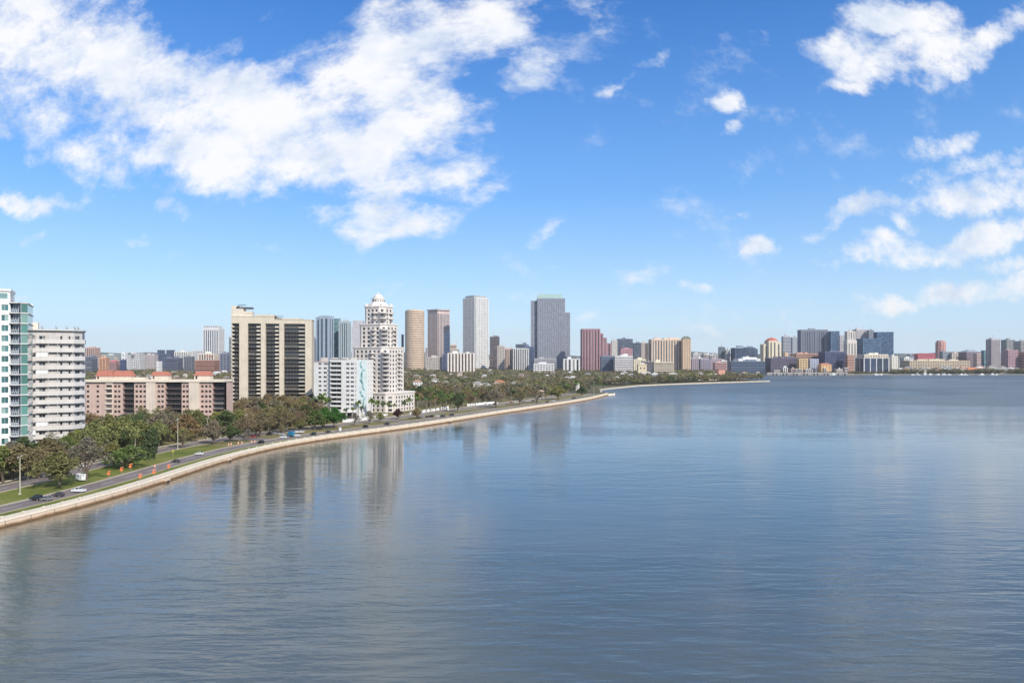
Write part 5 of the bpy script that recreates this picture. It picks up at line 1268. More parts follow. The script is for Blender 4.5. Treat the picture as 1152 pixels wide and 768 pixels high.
# small individual trees on the two far shores that stand out
for k, (px, py, h, c) in enumerate([(704, 430.5, 10, 'dark'), (716, 430, 9, 'brown'), (731, 430.2, 11, 'brown'), (745, 429.6, 10, 'grey'), (757, 429.4, 9, 'dark'), (771, 429, 9, 'olive'), (784, 429, 8, 'dark'), (797, 428.5, 9, 'grey'), (822, 428, 8, 'dark'), (834, 427.6, 9, 'olive'), (846, 427.3, 8, 'dark'), (857, 427, 7, 'dark')]):
    x, y = G(px, py); tree('low', k, x, y + 6, h / 12, c, 'small tree at the edge of the peninsula across the water', 'trees edging the peninsula')
# ------------------------------------------------------------------ vehicles
def car_proto(kind):
    t = thing('car', 'x', 'car'); Lc, Wc, Hc = dict(sedan=(4.7, 1.85, 1.45), suv=(4.9, 1.95, 1.8), pickup=(5.6, 2.0, 1.85))[kind]
    if kind == 'sedan': prof = [(-2.35, .35), (-2.35, .85), (-2.1, .98), (-1.45, 1.02), (1.0, .98), (1.95, .85), (2.3, .7), (2.35, .35)]; cab = [(-1.75, 1.0), (-1.15, 1.42), (.25, 1.45), (1.05, .98)]
    elif kind == 'suv': prof = [(-2.4, .4), (-2.42, 1.05), (-2.3, 1.15), (1.1, 1.12), (2.1, 1.0), (2.42, .85), (2.45, .4)]; cab = [(-2.3, 1.15), (-2.0, 1.72), (.3, 1.78), (1.15, 1.12)]
    else: prof = [(-2.8, .5), (-2.8, 1.1), (-.7, 1.12), (1.3, 1.15), (2.5, 1.05), (2.78, .9), (2.8, .5)]; cab = [(-.7, 1.12), (-.6, 1.8), (.5, 1.85), (1.35, 1.15)]
    def ext(mb, P, w0, w1=None, m=0):
        n = len(P); i = len(mb.v); z0 = min(p[1] for p in P); z1 = max(p[1] for p in P); w1 = w1 or w0
        for sg in (-1, 1):
            for p in P: mb.v.append((p[0], sg * (w0 + (w1 - w0) * (p[1] - z0) / (z1 - z0)), p[1]))
        mb.f.append(tuple(i + k for k in range(n))); mb.m.append(m); mb.f.append(tuple(i + n + n - 1 - k for k in range(n))); mb.m.append(m)
        for k in range(n): j = (k + 1) % n; mb.f.append((i + k, i + n + k, i + n + j, i + j)); mb.m.append(m)
    mb = MB(); ext(mb, prof, Wc / 2, Wc / 2 * .95)
    c2 = cab; ext(mb, [(x, z + .003) for x, z in c2], Wc / 2 * .92, Wc / 2 * .72)
    if kind == 'pickup': mb.box(-2.7, -.8, -.85, .85, 1.121, 1.13)
    body = mb.build('body', CARPAINT, t)
    md = body.modifiers.new('b', 'BEVEL'); md.width = .06; md.segments = 2
    g = MB(); zc0 = min(z for _, z in cab); zc1 = max(z for _, z in cab)
    def at(p, q, u): return (p[0] + (q[0] - p[0]) * u, p[1] + (q[1] - p[1]) * u)
    def wz(z): return Wc / 2 * (.92 + (.72 - .92) * (z - zc0) / (zc1 - zc0))
    for (p, q) in ((cab[0], cab[1]), (cab[3], cab[2])):
        a, b = at(p, q, .12), at(p, q, .9); s_ = -1 if p is cab[0] else 1
        g.quad((a[0] + s_ * .03, -wz(a[1]) * .9, a[1] + .02), (a[0] + s_ * .03, wz(a[1]) * .9, a[1] + .02), (b[0] + s_ * .03, wz(b[1]) * .9, b[1] + .02), (b[0] + s_ * .03, -wz(b[1]) * .9, b[1] + .02))
    lo, hi = zc0 + .08, zc1 - .1
    for sg in (-1, 1):
        xa0, xb0 = at(cab[0], cab[1], .2)[0] + .15, at(cab[3], cab[2], .2)[0] - .15; xa1, xb1 = cab[1][0] + .1, cab[2][0] - .05
        g.quad((xa0, sg * (wz(lo) + .015), lo), (xb0, sg * (wz(lo) + .015), lo), (xb1, sg * (wz(hi) + .015), hi), (xa1, sg * (wz(hi) + .015), hi))
    g.build('window_glass', M_DGLASS, t)
    for sx in (-1, 1):
        for sy in (-1, 1):
            m2 = MB(); x = sx * Lc * .3; y = sy * (Wc / 2 - .1); m2.tube((x, y - .12, .34), (x, y + .12, .34), .34, .34, 14); w = m2.build('wheel', M_BLACK, t)
            m3 = MB(); m3.tube((x, y - .13, .34), (x, y + .13, .34), .2, .2, 10); m3.build('rim', M_STEEL, w)
    for sy in (-1, 1):
        m2 = MB(); xf = prof[-1][0] - .06; m2.box(xf - .06, xf + .1, sy * .72 - .18, sy * .72 + .18, .62, .78); m2.build('headlight', M_LENS, t)
        m2 = MB(); xr = prof[0][0]; m2.box(xr - .03, xr + .08, sy * .74 - .14, sy * .74 + .14, .72, .9); m2.build('tail_light', M_RED, t)
    return t
def carpaint():
    m = bpy.data.materials.new('car_paint'); t = nt(m); oi = N(t, 'ShaderNodeObjectInfo')
    b = N(t, 'ShaderNodeBsdfPrincipled', i_Roughness=0.3); L(t, oi.outputs['Color'], b.inputs['Base Color']); b.inputs['Coat Weight'].default_value = 0.6
    o = N(t, 'ShaderNodeOutputMaterial'); L(t, b.outputs[0], o.inputs[0]); return m
CARPAINT = carpaint()
PC = {}
CARC = {'black': (.015, .015, .017), 'dark': (.05, .052, .058), 'grey': (.2, .2, .21), 'silver': (.42, .43, .44), 'white': (.75, .75, .74), 'green': (.02, .07, .06), 'blue': (.03, .16, .27), 'red': (.3, .03, .03)}
def car(kind, colr, label, px=None, py=None, off=None, Y=None, turn=0.0, group=None):
    if px is not None: x, y = G(px, py)
    else: x, y = soff(idx_at_Y(Y), off)
    h = heading(x, y) + math.pi / 2 + turn
    if px is not None and Y is None:
        o = offset_of(x, y)
        if 7 < o < 20 and not turn: i = near_i(x, y); x, y = soff(i, min(16.0, max(11.6, o)))
    if kind not in PC: PC[kind] = t = car_proto(kind)
    else: t = dup(PC[kind], (0, 0, 0), 0)
    t.location = (x, y, GZ + .03); t.rotation_euler = (0, 0, h); t.scale = (.72, .82, .95); t['label'] = label; t['category'] = 'car' if kind != 'pickup' else 'pickup truck'
    if group: t['group'] = group
    elif 'group' in t: del t['group']
    for c in t.children:
        if c.name.startswith('body'): c.color = (*CARC[colr], 1)
    return t
V_ = [('suv', 'black', 'black boxy car leading the grey one on the near road', 41.5, 562.5), ('sedan', 'grey', 'grey sedan close behind the black boxy car', 53, 563.5), ('sedan', 'dark', 'dark sedan in front of the white pickup', 74, 556),
      ('pickup', 'white', 'white pickup with dark front window on the near road', 96.5, 553.5), ('sedan', 'dark', 'dark sedan driving by the orange signs', 198, 520), ('sedan', 'white', 'white sedan ahead of the dark one on the shore road', 218, 512.8),
      ('suv', 'black', 'black car on the shore road before the orange barrels', 298.6, 498), ('suv', 'green', 'dark green car alone on the road below the bright green trees', 354.6, 489.5),
      ('sedan', 'dark', 'dark grey car on the road right of the dark green one', 371, 486.5), ('suv', 'black', 'black car on the road below the mural block', 414, 480.3), ('suv', 'dark', 'dark car on the road below the cream podium', 437, 477.3),
      ('suv', 'dark', 'dark car beyond the line of queued cars on the shore road', 507.5, 467), ('sedan', 'dark', 'dark car low on the road near the shore bend', 616, 452.5), ('suv', 'white', 'white car on the road near the shore bend', 622, 451.7), ('suv', 'dark', 'dark car close to the shore tip', 645, 448.7), ('sedan', 'dark', 'second dark car close to the shore tip', 649, 448.2)]
for k, c, lab, px, py in V_: car(k, c, lab, px, py)
car('suv', 'white', 'white car on the inner road beside the lamp pole', off=41.5, Y=365)
car('sedan', 'silver', 'silver car parked under the trees on the inner road', off=43, Y=249); car('suv', 'white', 'white car parked behind the olive oak', off=43, Y=257); car('sedan', 'white', 'white sedan half hidden by tree trunks on the inner road', off=43.2, Y=266)
car('sedan', 'red', 'dark red car parked under the brown grove', px=285, py=492.3, turn=.5); car('suv', 'dark', 'dark car parked deep under the brown grove', px=303, py=489); car('sedan', 'silver', 'silver car parked beneath the brown grove', px=309, py=488.8)
for k, (px, py, c, kk, lab) in enumerate(((318.5, 493, 'white', 'suv', 'white car at the front left of the blue truck'), (317, 489.5, 'silver', 'sedan', 'silver car behind the white one left of the blue truck'), (334, 491, 'white', 'sedan', 'white car at the front right of the blue truck'), (331, 487, 'white', 'suv', 'white car directly behind the blue truck'), (338, 487, 'white', 'pickup', 'cream-white pickup right of the blue truck'))):
    car(kk, c, lab, px, py, turn=.3)
for k, (px, py, c) in enumerate(((471, 470.6, 'dark'), (475, 470, 'silver'), (480.5, 469.7, 'dark'), (485, 469.3, 'black'), (492, 468.6, 'white'), (496, 468.4, 'dark'))):
    car('suv' if k % 2 else 'sedan', c, ['dark sedan first in the queue of cars', 'silver car second in the queue of cars', 'dark car mid-queue beside the silver one', 'black car mid-queue on the shore road', 'white car in the queue of cars', 'last dark car of the queue'][k] + ' before the white garden wall', px, py)
PARK = [(px, 456.2 - (px - 545) * .085) for px in (546, 551, 556, 575, 581, 587, 594, 600)]
for k, (px, py) in enumerate(PARK): car(['suv', 'sedan'][k % 2], ['white', 'silver', 'dark', 'red', 'white', 'silver', 'white', 'dark'][k], 'parked car in the far row on the inner road behind the lawn', px, py, turn=.001, group='cars parked along the inner road')

def box_truck(px, py):
    x, y = G(px, py); t = thing('box_truck', 'blue box truck standing among white cars on the shore road', 'truck', (x, y, GZ + .03), heading(x, y) + math.pi / 2); t.scale = (.6, .7, .8)
    mb = MB(); mb.box(-3.2, 1.3, -1.2, 1.2, .95, 3.5); mb.build('cargo_box', plain('blue_paint', (.03, .2, .34), .4), t)
    mb = MB(); mb.prism([(1.4, -1.05), (3.2, -1.05), (3.2, 1.05), (1.4, 1.05)], .6, 2.5, pts1=[(1.4, -1), (2.6, -1), (2.6, 1), (1.4, 1)]); mb.build('cab', plain('blue_cab', (.04, .22, .36), .4), t)
    mb = MB(); mb.quad((3.1, -.9, 1.4), (3.1, .9, 1.4), (2.78, .9, 2.3), (2.78, -.9, 2.3)); mb.build('windscreen', M_DGLASS, t)
    for sx in (-2, 2.3):
        for sy in (-1, 1): mb = MB(); mb.tube((sx, sy - .15, .5), (sx, sy + .15, .5), .5, .5, 12); mb.build('wheel', M_BLACK, t)
    mb = MB(); mb.box(-3.1, 3, -.5, .5, .55, .9); mb.build('chassis', M_BLACK, t)
box_truck(327, 491)
def trailer(px, py):
    x, y = G(px, py); t = thing('trailer', 'small white trailer with a rounded top parked on the median grass', 'trailer', (x, y, GZ + .06), heading(x, y) + 1.2)
    mb = MB(); P = [(-1.0, .5), (1.0, .5), (1.0, 1.9), (.8, 2.35), (.4, 2.55), (-.4, 2.55), (-.8, 2.35), (-1.0, 1.9)]; n = len(P)
    for xx in (-1.6, 1.6): mb.v += [(xx, p[0], p[1]) for p in P]
    mb.f = [tuple(range(n)), tuple(range(2 * n - 1, n - 1, -1))] + [(k, n + k, n + (k + 1) % n, (k + 1) % n) for k in range(n)]; mb.m = [0] * len(mb.f); mb.build('body', M_WHITE, t)
    mb = MB(); mb.box(1.605, 1.63, -.6, .6, .6, 2.1); mb.build('door', plain('trailer_door', (.5, .5, .52)), t)
    for sy in (-1, 1): mb = MB(); mb.tube((0, sy * 1.1 - .1, .33), (0, sy * 1.1 + .1, .33), .33, .33, 12); mb.build('wheel', M_BLACK, t)
    mb = MB(); mb.tube((-1.6, 0, .45), (-2.7, 0, .45), .06, .06); mb.build('drawbar', M_STEEL, t)
trailer(91.5, 541)

# ------------------------------------------------------------------ lamps, signs, barrels
def lamp_proto():
    t = thing('street_lamp', 'x', 'street lamp', group='street lamps along the two roads'); m = plain('lamp_concrete', (0.5, 0.46, 0.36), .7)
    mb = MB(); mb.tube((0, 0, 0), (0, 0, 11.4), .17, .1, 8); mb.build('pole', m, t)
    mb = MB(); mb.box(-.3, .3, -.3, .3, 0, .35); mb.build('base', m, t)
    for s_ in (-1, 1):
        mb = MB(); mb.tube((0, 0, 11.3), (s_ * 1.3, 0, 11.6), .06, .05, 6); a = mb.build('arm', m, t)
        mb = MB(); mb.prism([(s_ * 1.2, -.16), (s_ * 2.1, -.14), (s_ * 2.1, .14), (s_ * 1.2, .16)][::s_], 11.5, 11.72); mb.build('lamp_head', plain('lamp_head', (.55, .54, .5)), a)
    return t
LP = None
for k, (px, py, top, w) in enumerate([(22.5, 556, 513, 'between the black car and the left edge'), (200, 505.5, 471, 'on the lawn behind the white sedan on the road'), (233.5, 494, 470, 'beside the white car on the inner road'), (277.5, 491.5, 466, 'in front of the brown grove'),
     (82, 526, 502, 'hidden low behind the grey-brown thin oak'), (122, 516, 495, 'behind the orange signs by the inner road'), (323.5, 484, 465, 'between the tan tower and the blue truck'), (511, 463, 443, 'left of the dark leaning tree'), (668, 445, 429, 'at the tip of the near shore'), (152, 511, 488, 'behind the spreading green tree')]):
    x, y = G(px, py); h = Z(top, y) - GZ; s_ = h / 11.7
    if LP is None: LP = lamp_proto(); o = LP
    else: o = dup(LP, (0, 0, 0), 0)
    o.location = (x, y, GZ + .05); o.rotation_euler = (0, 0, heading(x, y) + .5); o.scale = (1.1, 1.1, s_); o['label'] = 'double-armed street lamp ' + w
def sign_proto():
    t = thing('road_work_sign', 'x', 'road sign', group='orange road work signs')
    mb = MB(); r = .86; c = 1.75; i = 0
    for y in (-.03, .0): mb.v += [(0, y, c - r), (r, y, c), (0, y, c + r), (-r, y, c)]
    mb.f = [(0, 1, 2, 3), (7, 6, 5, 4), (0, 4, 5, 1), (1, 5, 6, 2), (2, 6, 7, 3), (3, 7, 4, 0)]; mb.m = [0] * 6; mb.build('sign_panel', M_ORANGE, t)
    mb = MB(); ri = .78
    for (a, b) in (((0, -ri), (ri, 0)), ((ri, 0), (0, ri)), ((0, ri), (-ri, 0)), ((-ri, 0), (0, -ri))):
        mb.quad((a[0], -.034, c + a[1]), (b[0], -.034, c + b[1]), (b[0] * .94, -.034, c + b[1] * .94), (a[0] * .94, -.034, c + a[1] * .94))
    mb.build('border', M_BLACK, t)
    mb = MB(); mb.tube((0, .05, .3), (0, .05, 3.1), .04, .04); 
    for a in (.5, 2.6, 3.7, 5.8): mb.tube((0, .05, .5), (math.cos(a) * .9, .05 + math.sin(a) * .9, 0), .035, .035, 5)
    mb.build('stand', M_STEEL, t)
    for dx, dz in ((-.55, .25), (0, .5), (.55, .25)):
        mb = MB(); mb.tube((0, .05, 2.6), (dx, .05, 2.9 + dz * .6), .02, .02, 4); x = dx; z = 2.9 + dz * .6
        mb.quad((x, .05, z), (x + .45, .1, z - .06), (x + .45, .02, z - .5), (x, .05, z - .42), 1); mb.build('flag', [M_STEEL, M_ORANGE], t)
    return t
SP = None
for px, py, w in [(122, 537, 'first on the lawn, left of the others'), (136.5, 532.5, 'second on the lawn between two others'), (146.5, 528.5, 'third on the lawn at the foot of the spreading tree'), (157.5, 540.5, 'nearest on the verge beside the sidewalk'), (173, 535.5, 'middle one on the verge'), (189.6, 529, 'farthest on the verge')]:
    x, y = G(px, py)
    if SP is None: SP = sign_proto(); o = SP
    else: o = dup(SP, (0, 0, 0), 0)
    o.location = (x, y, GZ + .06); o.scale = (.74, .74, .74); o.rotation_euler = (0, 0, math.atan2(y, x) - math.pi / 2 + rnd.uniform(-.3, .3)); o['label'] = 'orange diamond sign with flags, ' + w
def barrel_proto():
    t = thing('traffic_barrel', 'x', 'traffic barrel', group='orange barrels on the road edge')
    mb = MB(); mb.lathe([(.34, 0), (.34, .08), (.3, .1), (.3, .3)], 12); mb.lathe([(.29, .5), (.28, .65)], 12); mb.lathe([(.27, .85), (.25, 1.0), (.1, 1.08)], 12); mb.build('drum', M_ORANGE, t)
    mb = MB(); mb.lathe([(.295, .3), (.29, .5)], 12); mb.lathe([(.278, .65), (.27, .85)], 12); mb.build('reflective_band', M_WHITE, t); return t
BP = None
for k, (px, py) in enumerate([(257, 501), (260, 500.6), (268, 499.4), (272, 499), (283, 497.8), (286.5, 497.4), (174, 525.5)]):
    x, y = G(px, py)
    if BP is None: BP = barrel_proto(); o = BP
    else: o = dup(BP, (0, 0, 0), 0)
    o.location = (x, y, GZ + .06); o.scale = (1.0, 1.0, 1.0); o['label'] = ['orange barrel first in the row below the small dark tree', 'orange barrel second in the row below the small dark tree', 'orange barrel in the middle left of the row', 'orange barrel in the middle right of the row', 'orange barrel second from the right of the row', 'orange barrel last before the black car', 'orange barrel alone beside the road near the signs'][k]
def bollard_sign(px, py, label):
    x, y = G(px, py); t = thing('pedestrian_sign', label, 'road sign', (x, y, GZ + .05), heading(x, y))
    mb = MB(); mb.tube((0, 0, 0), (0, 0, 2.6), .05, .05); mb.build('post', M_STEEL, t)
    mb = MB(); mb.box(-.45, .45, -.08, -.055, 1.9, 2.8); mb.build('sign_panel', plain('yellow_sheeting', (.75, .6, .05)), t)
bollard_sign(194.5, 513.5, 'small yellow road sign on the lawn by the shore road'); bollard_sign(138.5, 526.5, 'small yellow road sign beside the lawn signs')
def pedestal(px, py, label):
    x, y = G(px, py); t = thing('utility_cabinet', label, 'utility cabinet', (x, y, GZ + .05), heading(x, y))
    mb = MB(); mb.box(-.6, .6, -.4, .4, 0, 1.8); mb.build('cabinet', M_WHITE, t); mb = MB(); mb.box(-.7, .7, -.5, .5, 1.803, 1.95); mb.build('lid', M_WHITE, t)
pedestal(382.5, 484.5, 'small white cabinet beside the road right of the dark grey car'); pedestal(504, 461.5, 'small white cabinet on the lawn by the palms')

def garden_wall(pts, h, label, off=None):
    t = thing('garden_wall', label, 'garden wall', (*G(*pts[0]), GZ)); o = t.location; mb = MB(); P = [G(*p) for p in pts]; k = 0
    for a, b in zip(P, P[1:]):
        dx, dy = b[0] - a[0], b[1] - a[1]; l = math.hypot(dx, dy); n = (-dy / l * .35, dx / l * .35)
        mb.prism([(a[0] - o.x, a[1] - o.y), (b[0] - o.x, b[1] - o.y), (b[0] + n[0] - o.x, b[1] + n[1] - o.y), (a[0] + n[0] - o.x, a[1] + n[1] - o.y)], 0, h)
        for s_ in np.arange(0, l, 6):
            x, y = a[0] + dx * s_ / l - o.x, a[1] + dy * s_ / l - o.y; m2 = MB(); m2.box(x - .35, x + .35, y - .35, y + .35, 0, h + .4); m2.build('pillar', M_WHITE, t); k += 1
    mb.build('wall', M_WHITE, t)
garden_wall([(386, 474.8), (400, 473.6), (416, 471.3)], 1.8, 'white garden wall before the mural block')
garden_wall([(420, 469.8), (436, 467.5)], 1.6, 'short white wall before the cream podium palms')
garden_wall([(461, 466.8), (478, 463.8), (505, 459.2)], 1.8, 'long white garden wall behind the queued cars')
garden_wall([(526, 456.8), (546, 454.7), (560, 453.6)], 1.8, 'white garden wall beside the grey-green lawn tree')

# ------------------------------------------------------------------ boats at the far right shore
def boat_proto():
    t = thing('motor_boat', 'x', 'boat', group='boats moored along the far right shore')
    mb = MB(); P = [(-5, -1.5), (2, -1.6), (5.5, 0), (2, 1.6), (-5, 1.5)]; mb.prism([(x * .85, y * .7) for x, y in P], -.3, 1.4, pts1=P); mb.build('hull', M_WHITE, t)
    mb = MB(); mb.prism([(-3, -1.1), (1.5, -1.1), (1.5, 1.1), (-3, 1.1)], 1.403, 2.9, pts1=[(-2.6, -1), (.6, -1), (.6, 1), (-2.6, 1)]); c = mb.build('cabin', M_WHITE, t)
    mb = MB(); mb.box(-2.4, .2, -1.12, -1.06, 1.9, 2.5); mb.build('cabin_window', M_DGLASS, c); return t
BO = None
for k, (px, D) in enumerate([(1027, 1612), (1033, 1615), (1041, 1614), (1046, 1610), (1055, 1615), (1062, 1613), (1068, 1612), (1081, 1612), (1086, 1614), (1104, 1613), (1116, 1612), (1121, 1614), (991, 1612), (986, 1610), (937, 1606)]):
    if BO is None: BO = boat_proto(); o = BO
    else: o = dup(BO, (0, 0, 0), 0)
    o.location = (X(px, D), D, 0); o.rotation_euler = (0, 0, rnd.choice([0, .3, 2.9, 3.3])); o.scale = (rnd.uniform(.9, 1.5),) * 3; o['label'] = 'small white motor boat moored at the far right shore' if k < 12 else 'white motor boat by the blue glass waterfront hall' if k < 14 else 'white motor boat at the far quay'
    if k >= 12: o['group'] = 'boats at the far quay'
# ------------------------------------------------------------------ sky, sun, haze, camera
world = bpy.data.worlds.new('World'); sc.world = world; world.use_nodes = True
t = world.node_tree; t.nodes.clear()
saz = R(SUN_AZ); el = R(SUN_EL)
sdir = Vector((math.sin(saz) * math.cos(el), -math.cos(saz) * math.cos(el), math.sin(el)))
sky = N(t, 'ShaderNodeTexSky', sky_type='NISHITA'); sky.sun_disc = False; sky.sun_elevation = el
sky.sun_rotation = math.atan2(sdir.x, sdir.y)
sky.air_density = 1.0; sky.dust_density = 0.35; sky.ozone_density = 2.2; sky.altitude = 50
tc = N(t, 'ShaderNodeTexCoord'); sp = N(t, 'ShaderNodeSeparateXYZ'); L(t, tc.outputs['Generated'], sp.inputs[0])
x_, y_, z_ = sp.outputs
yc = mathn(t, 'MAXIMUM', mathn(t, 'ABSOLUTE', y_), 0.08)
u = mathn(t, 'DIVIDE', x_, yc); v = mathn(t, 'DIVIDE', z_, yc)
cb = N(t, 'ShaderNodeCombineXYZ'); L(t, u, cb.inputs[0]); L(t, v, cb.inputs[1]); L(t, mathn(t, 'MULTIPLY', y_, 3.0), cb.inputs[2])
cp = N(t, 'ShaderNodeCombineXYZ'); L(t, u, cp.inputs[0]); L(t, v, cp.inputs[1])
front = mathn(t, 'GREATER_THAN', y_, 0.0)
# warp so that cloud outlines are ragged
w1 = N(t, 'ShaderNodeTexNoise', i_Scale=5.0, i_Detail=9.0, i_Roughness=0.62); L(t, cb.outputs[0], w1.inputs['Vector'])
wv = N(t, 'ShaderNodeVectorMath', operation='SUBTRACT'); L(t, w1.outputs['Color'], wv.inputs[0]); wv.inputs[1].default_value = (.5, .5, .5)
ws = N(t, 'ShaderNodeVectorMath', operation='MULTIPLY'); L(t, wv.outputs[0], ws.inputs[0]); ws.inputs[1].default_value = (.16, .11, 0)
wp = N(t, 'ShaderNodeVectorMath', operation='ADD'); L(t, cp.outputs[0], wp.inputs[0]); L(t, ws.outputs[0], wp.inputs[1])
BLOBS = [  # px, py, half width, half height, tilt (deg), weight
 (60, 65, 130, 85, 0, 1.05), (30, 20, 100, 60, 0, .95), (80, 110, 90, 60, 0, .9), (170, 110, 160, 75, 12, 1.05), (120, 175, 90, 50, 10, 1.0), (210, 175, 120, 50, 5, 1.05), (300, 150, 150, 72, 0, 1.1), (250, 100, 90, 50, 20, .8), (400, 110, 90, 70, 0, 1.1), (455, 140, 110, 90, 0, 1.15), (480, 40, 95, 60, -5, 1.1), (540, 20, 70, 40, 0, .95), (440, 90, 80, 60, 0, 1.0),
 (470, 190, 90, 40, 0, .95), (425, 240, 88, 26, 3, 1.05), (540, 210, 60, 22, -25, .6), (590, 85, 52, 28, 0, .8), (25, 222, 52, 20, 5, .95), (8, 145, 22, 22, 0, .6), (185, 244, 26, 14, 0, .62), (135, 270, 30, 9, 12, .5), (265, 283, 60, 12, 0, .5), (620, 254, 38, 16, -15, .72), (430, 316, 40, 12, 0, .5), (590, 328, 40, 10, 0, .42),
 (828, 106, 26, 15, 0, .85), (832, 145, 28, 13, -35, .62), (700, 88, 38, 8, -25, .5), (728, 62, 28, 9, -10, .48), (665, 15, 20, 24, -60, .42), (950, 62, 62, 34, -5, .95), (1020, 62, 90, 34, -12, 1.0), (1000, 20, 90, 26, -5, .9), (1110, 38, 80, 24, -25, .9), (1080, 70, 50, 16, -20, .7), (955, 98, 44, 12, 0, .7),
 (1065, 165, 50, 18, -15, .8), (1110, 185, 80, 24, -10, .9), (1125, 215, 95, 34, -8, 1.1), (1040, 190, 40, 12, -25, .6), (930, 262, 50, 11, -20, .62), (985, 240, 65, 18, -12, .9), (1010, 250, 50, 14, 0, .7), (1040, 280, 110, 22, -8, 1.0), (1110, 270, 90, 22, -12, 1.05), (960, 302, 50, 12, -10, .7), (855, 278, 26, 17, 0, .9), (905, 306, 30, 8, 0, .5), (740, 313, 40, 12, -5, .62), (785, 327, 22, 8, 0, .45),
 (1110, 325, 95, 20, -4, .95), (1020, 338, 80, 12, -4, .7), (1130, 300, 50, 14, 0, .8), (800, 380, 60, 8, 0, .3), (860, 350, 60, 8, 0, .32), (660, 345, 40, 8, 0, .35), (100, 330, 80, 10, 0, .3), (640, 300, 30, 8, 0, .3), (30, 262, 26, 9, 0, .4), (845, 240, 18, 8, 0, .4)]
acc = None
for px, py, hw, hh, tl, wt in BLOBS:
    mp = N(t, 'ShaderNodeMapping', vector_type='TEXTURE'); mp.inputs['Location'].default_value = ((px - 576) / F, (HY - py) / F, 0); mp.inputs['Rotation'].default_value = (0, 0, R(-tl)); mp.inputs['Scale'].default_value = (hw / F, hh / F, 1)
    L(t, wp.outputs[0], mp.inputs[0]); ln = N(t, 'ShaderNodeVectorMath', operation='LENGTH'); L(t, mp.outputs[0], ln.inputs[0])
    mr = N(t, 'ShaderNodeMapRange', interpolation_type='SMOOTHSTEP', clamp=True); mr.inputs[1].default_value = 1.45; mr.inputs[2].default_value = 0.15; mr.inputs[3].default_value = 0; mr.inputs[4].default_value = wt; L(t, ln.outputs['Value'], mr.inputs[0])
    acc = mr.outputs[0] if acc is None else mathn(t, 'SMOOTH_MAX', acc, mr.outputs[0])
    if acc.node.type == 'MATH': acc.node.inputs[2].default_value = 0.12
mask = mathn(t, 'MULTIPLY', acc, front)
# clouds behind the viewer: broken cover, so that water and glass have something to mirror
bk = N(t, 'ShaderNodeTexNoise', i_Scale=2.2, i_Detail=3.0); L(t, tc.outputs['Generated'], bk.inputs['Vector'])
bkm = mathn(t, 'MULTIPLY', mathn(t, 'MULTIPLY', mathn(t, 'SUBTRACT', bk.outputs['Fac'], 0.42), 3.0, True), mathn(t, 'SUBTRACT', 1.0, front))
up = mathn(t, 'MULTIPLY', mathn(t, 'MULTIPLY', mathn(t, 'SUBTRACT', v, 0.53), 5.0, True), mathn(t, 'MULTIPLY', mathn(t, 'SUBTRACT', bk.outputs['Fac'], 0.38), 4.0, True))
mask = mathn(t, 'ADD', mathn(t, 'MULTIPLY', mathn(t, 'MINIMUM', mask, 0.9), 0.86), mathn(t, 'MULTIPLY', front, 0.05))
mask = mathn(t, 'MAXIMUM', mask, mathn(t, 'MAXIMUM', bkm, mathn(t, 'MULTIPLY', up, 0.9)))
mp = N(t, 'ShaderNodeMapping'); mp.inputs['Scale'].default_value = (1, 1.55, 1); L(t, cb.outputs[0], mp.inputs[0])
f1 = N(t, 'ShaderNodeTexNoise', i_Scale=8.0, i_Detail=12.0, i_Roughness=0.66); L(t, mp.outputs[0], f1.inputs['Vector'])
f2 = N(t, 'ShaderNodeTexNoise', i_Scale=3.0, i_Detail=4.0, i_Roughness=0.5); L(t, mp.outputs[0], f2.inputs['Vector'])
dens = mathn(t, 'ADD', mask, mathn(t, 'ADD', mathn(t, 'MULTIPLY', mathn(t, 'SUBTRACT', f1.outputs['Fac'], 0.5), 2.4), mathn(t, 'MULTIPLY', mathn(t, 'SUBTRACT', f2.outputs['Fac'], 0.5), 0.9)))
am = N(t, 'ShaderNodeMapRange', interpolation_type='SMOOTHSTEP', clamp=True); am.inputs[1].default_value = 0.25; am.inputs[2].default_value = 0.98; L(t, dens, am.inputs[0])
alpha = mathn(t, 'MULTIPLY', am.outputs[0], mathn(t, 'MULTIPLY', mask, 5.0, True), True)
alpha = mathn(t, 'MULTIPLY', alpha, mathn(t, 'MULTIPLY', z_, 40.0, True), True)
alpha = mathn(t, 'MULTIPLY', alpha, 0.96)
f3 = N(t, 'ShaderNodeTexNoise', i_Scale=9.0, i_Detail=7.0, i_Roughness=0.55); L(t, mp.outputs[0], f3.inputs['Vector'])
cc = ramp(t, f3.outputs['Fac'], [(0.32, (0.66, 0.75, 0.89)), (0.46, (0.86, 0.90, 0.97)), (0.57, (0.98, 0.98, 0.99))])
tint = mixc(t, 1.0, sky.outputs[0], (0.72, 0.92, 1.22), 'MULTIPLY')
hs = N(t, 'ShaderNodeHueSaturation'); hs.inputs['Saturation'].default_value = 1.12; hs.inputs['Value'].default_value = 1.0; L(t, tint, hs.inputs['Color'])
skr = ramp(t, mathn(t, 'ABSOLUTE', z_), [(0.0, (0.72, 0.9, 1.04)), (0.08, (0.58, 0.82, 1.04)), (0.22, (0.26, 0.57, 1.06)), (0.45, (0.06, 0.30, 0.93)), (1.0, (0.03, 0.12, 0.45))])
sv = N(t, 'ShaderNodeVectorMath', operation='SCALE'); L(t, skr, sv.inputs[0]); sv.inputs['Scale'].default_value = 1 / 0.13; skyramp = sv.outputs[0]
b1 = N(t, 'ShaderNodeBackground'); L(t, mixc(t, ramp(t, mathn(t, 'ABSOLUTE', z_), [(0.0, 0.85), (0.12, 0.6), (0.45, 0.25), (1.0, 0.0)]), hs.outputs[0], skyramp), b1.inputs[0]); b1.inputs[1].default_value = 0.13
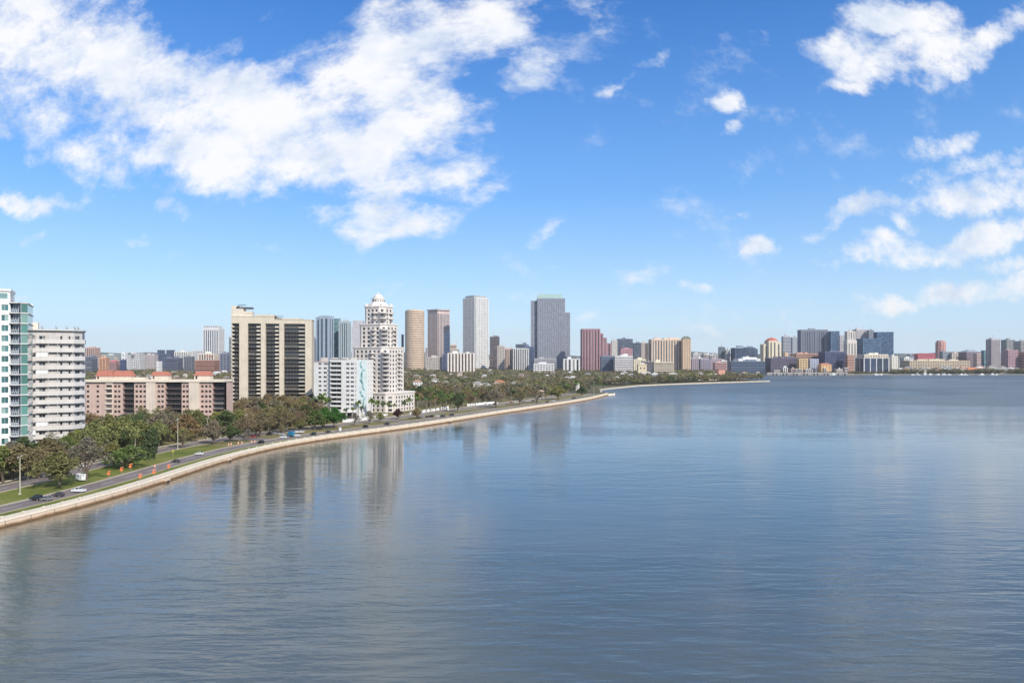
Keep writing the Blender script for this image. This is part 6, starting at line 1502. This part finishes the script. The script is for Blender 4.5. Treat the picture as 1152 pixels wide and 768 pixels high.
b2 = N(t, 'ShaderNodeBackground'); L(t, cc, b2.inputs[0]); b2.inputs[1].default_value = 1.04
mx = N(t, 'ShaderNodeMixShader'); L(t, alpha, mx.inputs[0]); L(t, b1.outputs[0], mx.inputs[1]); L(t, b2.outputs[0], mx.inputs[2])
o = N(t, 'ShaderNodeOutputWorld'); L(t, mx.outputs[0], o.inputs[0])
world.cycles.sampling_method = 'MANUAL'; world.cycles.sample_map_resolution = 512

sl = bpy.data.lights.new('sun', 'SUN'); sl.energy = 4.6; sl.angle = R(0.53); sl.color = (1.0, 0.94, 0.85)
so = bpy.data.objects.new('sun', sl); col.objects.link(so); so.rotation_euler = (-sdir).to_track_quat('-Z', 'Y').to_euler(); so.location = sdir * 500

HAZE = 0.00005
if HAZE:
    mb = MB(); mb.box(-9000, 9000, -4200, 9000, -3.0, 300.0); hm = bpy.data.materials.new('haze_air'); ht = nt(hm)
    pv = N(ht, 'ShaderNodeVolumePrincipled'); pv.inputs['Color'].default_value = (0.95, 0.98, 1.0, 1); pv.inputs['Density'].default_value = HAZE; pv.inputs['Anisotropy'].default_value = 0.0
    ho = N(ht, 'ShaderNodeOutputMaterial'); L(ht, pv.outputs[0], ho.inputs['Volume']); hm.volume_intersection_method = 'FAST' if hasattr(hm, 'volume_intersection_method') else hm.volume_intersection_method
    mb.build('haze', hm, kind='stuff')

cam = bpy.data.cameras.new('camera'); co = bpy.data.objects.new('camera', cam); col.objects.link(co)
cam.sensor_width = 36; cam.lens = F / 1152 * 36; cam.shift_y = 16.0 / 1152; co.location = (0, 0, CAM); co.rotation_euler = (R(90), 0, 0)
cam.clip_end = 40000; cam.clip_start = 1.0
sc.camera = co
sc.view_settings.view_transform = 'Standard'; sc.view_settings.look = 'None'; sc.view_settings.exposure = 0.0; sc.view_settings.gamma = 1.0; sc.view_settings.use_curve_mapping = False
cy_ = sc.cycles; cy_.use_denoising = True; cy_.max_bounces = 6; cy_.diffuse_bounces = 2; cy_.glossy_bounces = 3; cy_.transmission_bounces = 2; cy_.volume_bounces = 0; cy_.transparent_max_bounces = 4
cy_.caustics_reflective = False; cy_.caustics_refractive = False; cy_.sample_clamp_indirect = 6
